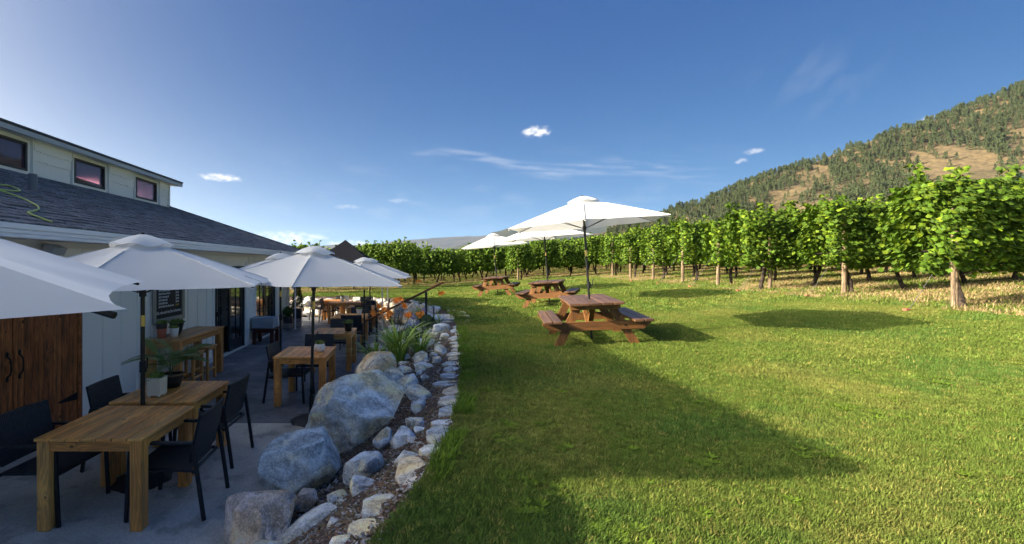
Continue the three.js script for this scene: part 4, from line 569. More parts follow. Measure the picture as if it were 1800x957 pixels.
function umbrella(label, X, Y, D, H, rot, opt = {}) { // H: canopy hub height over the ground; rot: turn of the hexagon
  const o = thing('market_umbrella', label, 'umbrella', [X, Y + 0.001, -D]); const [tx, tz] = opt.lean || [0, 0]; o.rotation.set(tx, 0, tz);
  const set = canopySets[opt.set || 0], k = (opt.R || 1.38) / 1.38, dropS = opt.drop || 1; const top = H, G = (g, m = M.canopy, n = 'canopy_panel') => { const q = part(n, g, m, o, [0, top, 0]); q.rotation.y = rot; q.scale.set(k, dropS, k); return q; };
  set.forEach(g => G(g));
  if (!opt.plain) for (let i = 0; i < 6; i++) { const a = rot + i * Math.PI / 3, c = Math.cos(a), sn = -Math.sin(a), pts = []; for (let q = 1; q <= 7; q++) { const u = 0.18 + 0.82 * q / 7; pts.push([c * 1.38 * k * u, top - 0.44 * dropS * Math.pow(u, 1.06) + 0.0025, sn * 1.38 * k * u]); } part('seam', tube(pts, 0.0045, 12, 5), M.strapWhite, o); }
  const cap = quadMesh(48, 5, (u, v) => { const a = u * Math.PI * 2, hexr = 1 / Math.cos(((a % (Math.PI / 3)) - Math.PI / 6)); const r = 0.03 + v * 0.245 * (0.9 + 0.1 * hexr); const fl = Math.sin(a * 6 + 1) * 0.5 + Math.sin(a * 3.0 + (opt.set || 0)) * 0.5; return [Math.cos(a) * r, 0.055 - 0.05 * v - 0.055 * v * v + 0.024 * fl * v * v * v, -Math.sin(a) * r]; }); { const q = part('vent_cap', cap, M.canopy, o, [0, top, 0]); q.rotation.y = rot; }
  part('finial', lathe([[0, 0.11], [0.012, 0.105], [0.02, 0.09], [0.012, 0.075], [0.014, 0.06], [0, 0.06]].map(p => [p[0], p[1] - 0.03]), 12), M.poleMetal, o, [0, top, 0]);
  for (let i = 0; i < 6; i++) { const a = rot + i * Math.PI / 3, c = Math.cos(a), s = -Math.sin(a), Rr = 1.36 * k; part('rib', rod([c * 0.04, top - 0.05, s * 0.04], [c * Rr, top - 0.45 * dropS, s * Rr], 0.009, 0.006, 6), M.poleMetal, o); part('strut', rod([c * 0.035, top - 0.52, s * 0.035], [c * Rr * 0.5, top - 0.26 * dropS, s * Rr * 0.5], 0.006, 0.006, 5), M.poleMetal, o); if (!opt.plain) part('corner_pocket', (() => { const g = chamferBox(0.055, 0.012, 0.022, 0.004).clone(); g.rotateZ(-0.3); g.translate(Rr - 0.015, top - 0.455 * dropS, 0); g.rotateY(a); return g; })(), M.canopy, o); }
  part('pole', rod([0, 0.03, 0], [0, top + 0.03, 0], 0.0205, 0.0205, 14), M.poleMetal, o); part('runner', rod([0, top - 0.56, 0], [0, top - 0.48, 0], 0.032, 0.032, 12), M.blackMetal, o); part('joint_sleeve', rod([0, 1.52, 0], [0, 1.63, 0], 0.0225, 0.0225, 14), M.brass, o);
  const cr = opt.crank || 1.12; part('crank_housing', chamferBox(0.055, 0.12, 0.05, 0.01), M.blackMetal, o, [0.008, cr, 0.01]); part('crank_handle', tube([[0.03, cr, 0.02], [0.06, cr - 0.01, 0.03], [0.07, cr + 0.08, 0.04], [0.08, cr + 0.1, 0.06]], 0.007, 12, 6), M.blackMetal, o);
  if (!opt.spike) { const b = quadMesh(48, 5, (u, v) => { const a = u * Math.PI * 2, r = v * (0.27 + 0.012 * Math.cos(a * 8)); return [Math.cos(a) * r, 0.055 - 0.045 * v * v * v - (v > 0.99 ? 0.012 : 0), -Math.sin(a) * r]; }); part('base_plate', b, M.rubber, o); part('base_tube', rod([0, 0.04, 0], [0, 0.34, 0], 0.029, 0.029, 14), M.blackMetal, o); }
  else { part('ground_stake', rod([0, -0.4, 0], [0, 0.03, 0], 0.01, 0.0205, 10), M.poleMetal, o); }
  if (opt.strap !== undefined) { const a = rot + (opt.strap + 0.5) * Math.PI / 3, c = Math.cos(a), s = -Math.sin(a), r0 = 0.98 * k, r1 = 1.14 * k, y = (r) => top - 0.44 * dropS * Math.pow(r / (1.38 * k * 0.87), 1.06) - 0.005; part('tie_strap', tube([[c * r0, y(r0), s * r0], [c * (r0 + r1) / 2, y((r0 + r1) / 2), s * (r0 + r1) / 2], [c * r1, y(r1) - 0.005, s * r1], [c * (r1 + 0.01), y(r1) - 0.12, s * (r1 + 0.01)]], 0.004, 16, 5), M.strap, o); }
  return o;
}
const deg = Math.PI / 180;
umbrella('white market umbrella overhanging the empty cedar table and barn door', -1.81, 0, 0.71, 2.50, 60 * deg, { set: 1, R: 1.36, plain: true });
umbrella('white market umbrella rising between the empty table and the palm table', -2.71, 0, 4.515, 2.375, -20 * deg, { set: 0, R: 1.36, strap: 0 });
umbrella('white market umbrella beside the face-pot table, leaning slightly', -1.44, 0, 6.24, 2.335, 33 * deg, { set: 2, lean: [0, -0.022], R: 1.38 });
umbrella('white market umbrella between the facade and the face-pot table', -2.6, 0, 8.74, 2.30, 5 * deg, { set: 1, R: 1.36 });
umbrella('white market umbrella over the white-pot table beside the handrail', -1.28, 0, 11.3, 2.26, 25 * deg, { set: 0, R: 1.3 });
umbrella('white market umbrella standing beyond the white-pot table, mostly hidden', -1.42, 0, 14.1, 2.28, 40 * deg, { set: 2, R: 1.3 });
const u1 = [3.18, 8.22], u2 = [4.1, 13.95], u3 = [3.4, 18.85];
umbrella('white umbrella through the picnic table beside the long shadow edge', u1[0], lawnH(...u1), u1[1], 2.55, 10 * deg, { set: 0, spike: true, lean: [0.0, 0.066], R: 1.46, drop: 1.05, crank: 1.0 });
umbrella('white umbrella through the middle picnic table on the lawn', u2[0], lawnH(...u2), u2[1], 2.5, 0, { set: 1, spike: true, lean: [0, 0.075], R: 1.5, crank: 1.0 });
umbrella('white umbrella through the picnic table closest to the vines', u3[0], lawnH(...u3), u3[1], 2.5, 20 * deg, { set: 2, spike: true, lean: [0, 0.085], R: 1.5, drop: 1.1, crank: 1.0 });

{ // black pop-up tent
  const o = thing('popup_tent', 'black peaked pop-up tent on white legs at the patio end', 'tent', [-2.55, 0, -16.5]), a = 1.46, e = 2.0, top = 3.04;
  for (let i = 0; i < 4; i++) { const g = quadMesh(10, 12, (v, t) => { const u = 1 - t, w = a * u, x = lerp(-w, w, v), h = e + (top - e) * Math.pow(t, 1.18) - 0.03 * Math.sin(Math.PI * v) * u; return [x, h, w]; }); g.rotateY(i * Math.PI / 2); part('roof_panel', g, M.tentCloth, o); const v = quadMesh(12, 2, (s, t) => [lerp(-a, a, s), e - 0.2 * t, a + 0.008 * Math.sin(s * 30) * t]); v.rotateY(i * Math.PI / 2); part('valance', v, M.tentCloth, o); }
  for (const x of [-1, 1]) for (const z of [-1, 1]) { part('leg', chamferBox(0.038, e, 0.038, 0.004), M.whitePole, o, [x * 1.44, e / 2 + 0.001, z * 1.44]); part('foot', chamferBox(0.09, 0.012, 0.09, 0.003), M.whitePole, o, [x * 1.44, 0.007, z * 1.44]); }
}

// ---------------------------------------------------------------- picnic tables
function picnic(label, X, D, turn) {
  const o = thing('picnic_table', label, 'picnic table', [X, lawnH(X, D) - 0.01, -D]); o.rotation.set(0.012, turn, 0.062, 'YXZ');
  const L = 1.8, h = 0.76, pw = 0.172; let s = Math.floor(X * 13); const tp = () => M.picnicTop[(s++) % 3], pk = () => M.picnic[(s++) % 3];
  for (let i = 0; i < 5; i++) part('top_plank', chamferBox(pw - 0.008, 0.042, L, 0.006, i, 'z'), tp(), o, [(i - 2) * pw, h - 0.021, 0]);
  for (const sx of [-1, 1]) for (let i = 0; i < 2; i++) part('seat_plank', chamferBox(0.138, 0.04, L, 0.006, i + 1, 'z'), tp(), o, [sx * (0.625 + i * 0.155), 0.45, 0]);
  for (const sz of [-1, 1]) {
    const z = sz * 0.62; // crossbeam with bevelled ends
    const sh = new THREE.Shape([[-0.86, 0.07], [0.86, 0.07], [0.86, 0.03], [0.74, -0.07], [-0.74, -0.07], [-0.86, 0.03]].map(p => new THREE.Vector2(...p))), g = new THREE.ExtrudeGeometry(sh, { depth: 0.04, bevelEnabled: true, bevelSize: 0.003, bevelThickness: 0.003, bevelSegments: 1 }); g.translate(0, 0.358, z + sz * 0.022 - 0.02 + (sz > 0 ? 0.022 : -0.022)); part('crossbeam', uvBox(g, 'x', [sz * 0.2, 0.1]), pk(), o);
    part('top_batten', chamferBox(0.80, 0.085, 0.04, 0.004, 1, 'x'), pk(), o, [0, h - 0.086, z + sz * 0.044]);
    for (const sx of [-1, 1]) { const a = [sx * 0.63, 0], b = [sx * 0.25, h - 0.045], hw = 0.075, q = new THREE.Shape([[a[0] - hw, 0], [a[0] + hw, 0], [b[0] + hw, b[1]], [b[0] - hw, b[1]]].map(p => new THREE.Vector2(...p))), lg = new THREE.ExtrudeGeometry(q, { depth: 0.038, bevelEnabled: false }); lg.translate(0, 0, z - 0.019); part('leg', uvBox(lg, 'y', [sx * 0.3, sz * 0.2]), pk(), o); part('bolt', (() => { const c = new THREE.CylinderGeometry(0.014, 0.014, 0.012, 10); c.rotateX(Math.PI / 2); c.translate(sx * 0.46, 0.36, z + sz * 0.069); return c; })(), M.iron, o); }
    const br = chamferBox(0.088, 0.62, 0.038, 0.004, 2, 'y'); part('brace', br, pk(), o, [sz * 0.001, 0.52, sz * 0.33], [sz * 0.82, 0, 0]);
  }
  for (const sx of [-1, 1]) part('seat_batten', chamferBox(0.28, 0.04, 0.09, 0.004, 1, 'x'), pk(), o, [sx * 0.70, 0.409, 0]);
  return o;
}
picnic('brown picnic table with plank benches lying across the building shadow edge', 3.18, 8.3, -0.2);
picnic('brown picnic table in the middle of the three on the lawn', 4.06, 13.85, -0.42);
picnic('brown picnic table standing closest to the vine rows', 3.36, 18.75, -0.36);
console.log('furniture done');

// ---------------------------------------------------------------- boulders, rock wall, edging stones, steps and handrail
function rockGeo(seed, [w, h, d], detail, planes = 13, flat = 0.25, cuts = null, sharp = 42) { // cut by random planes, edges worn, surface roughened
  const r = rng(seed), N = []; for (let i = 0; i < planes; i++) { const u = r() * 2 - 1, a = r() * 6.283, q = Math.sqrt(1 - u * u); N.push([q * Math.cos(a), u, q * Math.sin(a), 0.60 + 0.27 * r()]); }
  N.push([0.2 * r(), 0.97, 0.2 * r(), 0.66 + 0.15 * r()], [0, -1, 0, 0.7]); if (cuts) { N.length = 0; N.push(...cuts); }
  let g = new THREE.IcosahedronGeometry(1, detail); g.deleteAttribute('uv'); g.deleteAttribute('normal'); g = mergeVertices(g, 1e-4); const p = g.attributes.position, ws = Math.max(w, h, d);
  for (let i = 0; i < p.count; i++) { const x = p.getX(i), y = p.getY(i), z = p.getZ(i); let s = Math.pow(1 / 1.12, sharp); for (const [a, b, c, k] of N) { const dt = a * x + b * y + c * z; if (dt > 0.02) s += Math.pow(dt / k, sharp); } let rr = Math.pow(s, -1 / sharp); rr *= 1 + 0.05 * (fbm3(x * 1.7 + seed, y * 1.7, z * 1.7, 3, seed) - 0.5) + flat * 0.16 * (fbm3(x * 5, y * 9, z * 5 + seed, 4, seed + 5) - 0.5) + 0.05 * Math.abs(fbm3(x * 14, y * 20, z * 14, 2, seed + 9) - 0.5); p.setXYZ(i, x * rr, y * rr, z * rr); }
  g.computeBoundingBox(); const b = g.boundingBox, sz = b.getSize(new THREE.Vector3()); g.translate(-(b.min.x + b.max.x) / 2, -b.min.y, -(b.min.z + b.max.z) / 2); g.scale(w / sz.x, h / sz.y, d / sz.z); g.computeVertexNormals(); return uvBox(g, 'x', [seed * 0.173, seed * 0.371], 0.9, 0.9);
}
function boulder(label, X, Y, D, size, turn, mi, opt = {}) { const g = rockGeo(opt.seed || Math.floor(X * 911 + D * 577 + 5000), size, opt.detail || 9, opt.planes || 13, opt.flat, opt.cuts, opt.sharp); const o = single(opt.name || 'boulder', g, M.rocks[mi], label, opt.cat || 'boulder', opt.group, [X, Y, -D], [opt.rx || 0, turn, opt.rz || 0]); return o; }
boulder('huge pale grey boulder with a flat sloping top beside the patio', -0.62, -0.14, 5.6, [1.46, 0.94, 1.15], 0.15, 6, { detail: 26, seed: 46, flat: 0.6, sharp: 70, cuts: [[0.26, 0.87, 0.42, 0.60], [-0.62, 0.02, 0.78, 0.80], [0.30, -0.25, 0.92, 0.82], [0.90, 0.20, 0.38, 0.88], [-0.95, 0.1, -0.28, 0.86], [-0.35, 0.85, -0.4, 0.82], [0, 0.4, -0.92, 0.85], [0.6, 0.3, -0.74, 0.85], [0, -1, 0, 0.72], [0.55, 0.80, 0.1, 0.76], [-0.75, 0.62, 0.2, 0.84]] });
boulder('rounded tan and grey boulder at the corner of the concrete apron', -1.08, -0.06, 4.42, [0.86, 0.56, 0.64], 0.5, 1, { detail: 16, seed: 17, planes: 14, rz: 0.12 });
boulder('rounded pinkish grey boulder at the end of the rock bed', -1.2, -0.06, 3.5, [0.66, 0.44, 0.6], -0.4, 4, { detail: 16, seed: 21, planes: 13 });
boulder('long tilted grey-brown stone between mulch and the pinkish boulder', -0.72, 0.05, 3.3, [0.5, 0.27, 0.3], 0.6, 1, { detail: 12, seed: 23, rz: 0.25 });
boulder('small blue-grey stone leaning against the pinkish boulder', -1.02, 0.0, 3.2, [0.27, 0.18, 0.24], 0.2, 2, { detail: 9, seed: 25 });
boulder('small reddish stone between two large rounded boulders', -0.93, 0.06, 3.85, [0.2, 0.16, 0.18], 0.9, 4, { detail: 8, seed: 27 });
boulder('upright pale angular stone standing in the bark mulch', -0.40, 0.30, 3.42, [0.2, 0.24, 0.17], 0.3, 0, { detail: 10, seed: 29, planes: 13 });
boulder('pale flat-topped stone leaning under the huge boulder', -0.42, 0.26, 3.85, [0.36, 0.28, 0.3], 0.4, 0, { detail: 11, seed: 31, planes: 13, rz: 0.15 });
boulder('dark blue-grey stone resting on a pale flat-topped stone', -0.38, 0.44, 3.72, [0.19, 0.12, 0.15], 0.1, 5, { detail: 8, seed: 33 });
boulder('egg-shaped speckled stone touching the huge boulder', -0.32, 0.37, 4.4, [0.2, 0.17, 0.18], 0.2, 2, { detail: 9, seed: 35, planes: 12 });
boulder('pointed grey stone beside the egg-shaped speckled one', -0.14, 0.43, 4.2, [0.24, 0.19, 0.18], -0.5, 0, { detail: 9, seed: 37, planes: 12, rz: -0.2 });
boulder('white-veined grey wedge lying alone in the mulch', -0.05, 0.5, 3.6, [0.26, 0.15, 0.2], 0.3, 2, { detail: 9, seed: 39, planes: 12 });
boulder('tall tan triangular boulder behind the huge boulder', -0.58, 0.22, 7.0, [0.62, 0.56, 0.5], 0.2, 3, { detail: 14, seed: 41, planes: 13, rz: 0.1 });
boulder('smooth grey boulder leaning on the tan triangular one', -0.3, 0.36, 6.45, [0.34, 0.3, 0.3], 0.3, 1, { detail: 10, seed: 43 });
boulder('big mottled boulder behind the daylily clump', -0.48, 0.26, 10.3, [0.62, 0.42, 0.5], 0.2, 0, { detail: 12, seed: 45 });
boulder('tan and white boulder beside the slate landing', 0.57, 0.52, 10.15, [0.44, 0.3, 0.34], 0.1, 6, { detail: 11, seed: 47 });
{ const lab = 'loose grey stone in the mulch bed between boulders and edging', grp = 'loose stones in the planting bed';
  const L = [[-0.63, 0.2, 3.66, 0.2, 0.12], [-0.55, 0.24, 3.5, 0.17, 0.11], [-0.06, 0.55, 4.5, 0.11, 0.08], [-0.36, 0.55, 2.46, 0.24, 0.11], [0.06, 0.57, 5.05, 0.12, 0.07], [0.02, 0.5, 5.35, 0.37, 0.2], [-0.06, 0.44, 6.0, 0.38, 0.24], [-1.3, -0.04, 5.45, 0.2, 0.12], [-0.16, 0.46, 6.8, 0.3, 0.17], [0.12, 0.52, 6.85, 0.34, 0.14], [0.08, 0.5, 7.45, 0.3, 0.21], [0.32, 0.56, 7.6, 0.22, 0.13], [-0.19, 0.44, 7.5, 0.22, 0.12], [0.24, 0.5, 8.85, 0.3, 0.22], [0.12, 0.48, 8.45, 0.25, 0.2], [0.05, 0.54, 6.5, 0.15, 0.07], [0.26, 0.56, 8.1, 0.14, 0.07], [-1.0, -0.05, 9.5, 0.36, 0.34], [-1.08, -0.05, 8.9, 0.3, 0.25], [-0.85, 0.05, 10.4, 0.26, 0.24], [0.46, 0.55, 11.5, 0.22, 0.18], [0.66, 0.58, 11.3, 0.28, 0.13], [0.3, 0.66, 14.6, 0.34, 0.24], [-0.05, 0.35, 11.35, 0.3, 0.28], [-0.9, -0.04, 7.9, 0.34, 0.28], [-1.0, -0.05, 7.2, 0.3, 0.26], [-0.95, -0.05, 6.6, 0.26, 0.22], [-0.75, 0.1, 8.5, 0.34, 0.3], [-0.65, 0.2, 9.4, 0.3, 0.26], [-0.3, 0.4, 9.2, 0.3, 0.22], [0.35, 0.56, 9.6, 0.24, 0.16], [-0.95, -0.04, 11.1, 0.3, 0.28], [-0.5, 0.2, 11.35, 0.34, 0.3], [0.62, 0.55, 14.2, 0.36, 0.3], [-0.2, 0.5, 10.9, 0.36, 0.24], [0.15, 0.55, 10.5, 0.26, 0.18], [0.4, 0.5, 13.75, 0.3, 0.24], [-0.2, 0.2, 13.8, 0.4, 0.36], [-0.7, -0.02, 13.8, 0.4, 0.34], [-0.62, -0.02, 3.0, 0.2, 0.2], [-0.85, 0.0, 2.85, 0.26, 0.26], [-1.2, -0.05, 2.8, 0.4, 0.3]];
  { const r = rng(71); for (let i = 0, n = 0; n < 46 && i < 900; i++) { const D = 2.6 + 8.6 * r(), X = -1.25 + 1.9 * r(), e = edgeDist(X, D); if (e < 0.3 || e > 1.62 || Math.hypot(X + 0.62, (D - 5.6) * 1.1) < 0.85 || Math.hypot(X + 1.08, D - 4.42) < 0.5) continue; n++; const w = 0.09 + 0.2 * r() * r() + (e > 1.2 ? 0.12 : 0); L.push([X, groundH(X, D) - 0.02, D, w, w * 0.65]); } }
  L.forEach(([X, y, D, w, h], i) => boulder(lab, X, y - 0.01, D, [w, h, w * (0.75 + 0.2 * hash(i, 3, 3))], hash(i, 1, 1) * 6, [0, 2, 1, 0, 5, 2, 6][i % 7], { name: 'bed_stone', cat: 'stone', group: grp, detail: 9, seed: 100 + i * 7, planes: 10 + i % 5, rz: (hash(i, 2, 2) - 0.5) * 0.5 })); }
{ // dry-stacked rock wall holding the lawn back round the far end of the patio
  const o = thing('rock_retaining_wall', 'dry-stacked wall of rounded rocks round the far end of the patio', 'rock wall'), r = rng(61), kinds = []; for (let k = 0; k < 10; k++) kinds.push(rockGeo(700 + k, [1, 0.72, 0.8], 7, 14 + k % 6));
  const path = new THREE.CatmullRomCurve3([[0.32, 13.7], [0.08, 15], [-0.5, 16.6], [-1.2, 17.7], [-2.0, 18.3], [-3.0, 18.58], [-4.5, 18.66], [-6, 18.68], [-8, 18.68]].map(([x, d]) => new THREE.Vector3(x, 0, -d))), len = path.getLength();
  for (let row = 0; row < 4; row++) for (let s = 0.1 + r() * 0.2; s < len;) { const w = 0.26 + 0.24 * r() - row * 0.02, p = path.getPointAt(Math.min(1, (s + w / 2) / len)), t = path.getTangentAt(Math.min(1, s / len)), back = new THREE.Vector3(-t.z, 0, t.x).multiplyScalar(-1); const m = part('stone', kinds[Math.floor(r() * 10)], M.rocks[[1, 6, 3, 1, 0, 4, 6][Math.floor(r() * 7)]], o, [p.x + back.x * (0.02 + row * 0.09) * -1, -0.03 + row * 0.17 + 0.03 * r(), p.z + back.z * (0.02 + row * 0.09) * -1], [(r() - 0.5) * 0.5, Math.atan2(-t.z, t.x) + (r() - 0.5) * 0.7, (r() - 0.5) * 0.5]); m.scale.set(w * 1.12, w * (0.95 + 0.2 * r()), w); s += w * 0.93; }
}
{ // flat edging stones between mulch and lawn
  const lab = 'flat slate edging stone laid between the mulch and lawn', grp = 'slate edging stones along the lawn';
  const L = [[-0.22, 2.82, 0.24, 0.26], [-0.29, 2.55, 0.18, 0.16], [-0.02, 3.2, 0.2, 0.5], [0.16, 3.56, 0.24, 0.18], [0.23, 3.87, 0.25, 0.34], [0.26, 4.2, 0.22, 0.16], [0.36, 4.52, 0.25, 0.28], [0.38, 4.88, 0.26, 0.28], [0.43, 5.24, 0.23, 0.28], [0.38, 5.62, 0.31, 0.28], [0.46, 6.0, 0.22, 0.3], [0.5, 6.36, 0.19, 0.26], [0.53, 6.73, 0.22, 0.3], [0.6, 7.05, 0.19, 0.22], [0.63, 7.4, 0.25, 0.34], [0.7, 7.72, 0.2, 0.26], [0.73, 8.06, 0.18, 0.3], [0.75, 8.4, 0.22, 0.26], [0.78, 8.9, 0.25, 0.5], [0.9, 9.35, 0.16, 0.3], [0.88, 9.85, 0.24, 0.45], [0.95, 10.35, 0.22, 0.4], [1.08, 10.8, 0.24, 0.42], [1.2, 11.3, 0.3, 0.5], [0.85, 11.45, 0.4, 0.4], [1.3, 12.2, 0.25, 0.5], [1.28, 12.9, 0.25, 0.6], [1.1, 13.7, 0.26, 0.5], [0.95, 14.3, 0.26, 0.5], [0.8, 14.9, 0.26, 0.5], [0.62, 15.5, 0.26, 0.5], [0.42, 16.1, 0.28, 0.5], [0.2, 16.7, 0.28, 0.5], [-0.08, 17.3, 0.28, 0.5]];
  L.forEach(([X, D, w, l], i) => { const r = rng(900 + i), n = 7 + i % 3, pts = []; for (let k = 0; k < n; k++) { const a = k / n * 6.283 + 0.5 * r(), q = 0.40 + 0.13 * r(); pts.push(new THREE.Vector2(Math.cos(a) * q * w * 1.12, Math.sin(a) * q * l * 1.12)); } const g = new THREE.ExtrudeGeometry(new THREE.Shape(pts), { depth: 0.045, bevelEnabled: true, bevelSize: 0.012, bevelThickness: 0.012, bevelSegments: 2 }); g.rotateX(-Math.PI / 2); const p = g.attributes.position; for (let k = 0; k < p.count; k++) if (p.getY(k) > 0.02) p.setY(k, p.getY(k) + 0.014 * (fbm(p.getX(k) * 9 + i, p.getZ(k) * 9, 3, i) - 0.5)); g.computeVertexNormals(); single('edging_stone', uvBox(g, 'x', [i * 0.21, i * 0.13], 1.2, 1.2), M.slate[[0, 2, 3, 2, 1, 0, 1, 0, 3, 1, 1][i % 11]], lab, 'edging stone', grp, [X, groundH(X, D) - 0.042, -D], [(r() - 0.5) * 0.1, (r() - 0.5) * 0.4, 0.08 + (r() - 0.5) * 0.1]); });
}
{ // slate steps from the patio to the lawn, with a timber handrail on black posts
  const o = thing('slate_steps', 'bluish slate steps climbing from the patio to the lawn', 'steps'); for (let i = 0; i < 4; i++) { const x0 = -1.0 + i * 0.42, top = 0.18 * (i + 1) - (i === 3 ? 0.02 : 0), w = i === 3 ? 0.85 : 0.5, g = chamferBox(w, 0.06, 1.32, 0.01, i, 'z'); part('tread', g, M.slate[i % 2], o, [x0 + w / 2, top - 0.03, -12.6]); part('riser', box(w - 0.06, top - 0.06 + 0.1, 1.24, x0 + w / 2 + 0.02, (top - 0.06 - 0.1) / 2, -12.6), M.rocks[2], o); }
  const h = thing('handrail', 'sloping timber handrail on black posts beside the steps', 'handrail'), d = 11.62, A = [-1.33, 0.67, -d], Bp = [0.70, 1.68, -d - 0.1]; const v = new THREE.Vector3(...Bp).sub(new THREE.Vector3(...A)), g = chamferBox(v.length(), 0.05, 0.075, 0.008, 1, 'x').clone(); g.applyQuaternion(new THREE.Quaternion().setFromUnitVectors(new THREE.Vector3(1, 0, 0), v.clone().normalize())); g.translate((A[0] + Bp[0]) / 2, (A[1] + Bp[1]) / 2, (A[2] + Bp[2]) / 2); part('rail', g, M.rail, h);
  for (const x of [-1.0, 0.262]) { const t = (x - A[0]) / (Bp[0] - A[0]), y1 = lerp(A[1], Bp[1], t) - 0.03, y0 = x < 0 ? 0.001 : 0.3; part('rail_post', box(0.055, y1 - y0, 0.055, x, (y0 + y1) / 2, lerp(A[2], Bp[2], t)), M.blackMetal, h); }
  const b = thing('path_light', 'short grey bollard light beside the slate landing', 'path light', [0.46, groundH(0.46, 11.72), -11.72]); part('stem', rod([0, -0.05, 0], [0, 0.42, 0], 0.022, 0.022, 12), M.pipe, b); part('cap', rod([0, 0.42, 0], [0, 0.45, 0], 0.03, 0.026, 12), M.pipe, b);
}
// bark mulch chips
{ const r = rng(41), g = chamferBox(0.034, 0.006, 0.013, 0.002), n = 15000, inst = new THREE.InstancedMesh(g, std({ color: C(1, 1, 1), roughness: 0.9 }), n), q = new THREE.Object3D(), c = new THREE.Color(); inst.name = 'mulch_chips'; tag(inst, 'loose brown and grey bark chips covering the planting bed', 'mulch', null, 'stuff'); let i = 0, tries = 0;
  while (i < n && tries++ < 200000) { const D = 1.9 + 10 * Math.pow(r(), 1.6), X = -1.5 + 2.7 * r(), e = edgeDist(X, D); if (e < -0.04 || e > 1.6) continue; q.position.set(X, groundH(X, D) + 0.006, -D); q.rotation.set((r() - 0.5) * 1.1, r() * 6.28, (r() - 0.5) * 1.1); q.scale.setScalar(0.4 + 0.9 * r()); q.updateMatrix(); inst.setMatrixAt(i, q.matrix); const k = r(); inst.setColorAt(i, k < 0.6 ? c.setRGB(0.16 + 0.10 * r(), 0.115 + 0.06 * r(), 0.085) : k < 0.88 ? c.setRGB(0.29, 0.26, 0.24) : c.setRGB(0.42, 0.42, 0.42)); i++; } inst.count = i; scene.add(inst); }

// ---------------------------------------------------------------- bed plants
function bladeLeaf(len, wid, bend, col) { // arching strap leaf
  const g = quadMesh(2, 10, (u, v) => { const a = bend * v * v, y = len * (v - 0.32 * bend * v * v * v * 0.9), x = len * 0.55 * a * (0.6 + 0.4 * v), w = wid * Math.pow(Math.sin(Math.PI * clamp(0.12 + 0.88 * v)), 0.55); return [(u - 0.5) * w, y - 0.0, x + Math.abs(u - 0.5) * w * 0.5]; }); const c = []; for (let i = 0; i < g.attributes.position.count; i++) c.push(...col); g.setAttribute('color', new THREE.Float32BufferAttribute(c, 3)); return g; }
function lilyFlower() { const l = []; for (let i = 0; i < 6; i++) { const g = quadMesh(3, 6, (u, v) => { const w = 0.0165 * Math.sin(Math.PI * clamp(0.1 + 0.85 * v)) * (i % 2 ? 0.7 : 1); return [(u - 0.5) * w * 2, 0.055 * Math.sin(v * 1.75) + 0.01, 0.006 + 0.058 * v * v + 0.01 * v]; }); g.rotateY(i * Math.PI / 3); l.push(g); } return merge(l); }
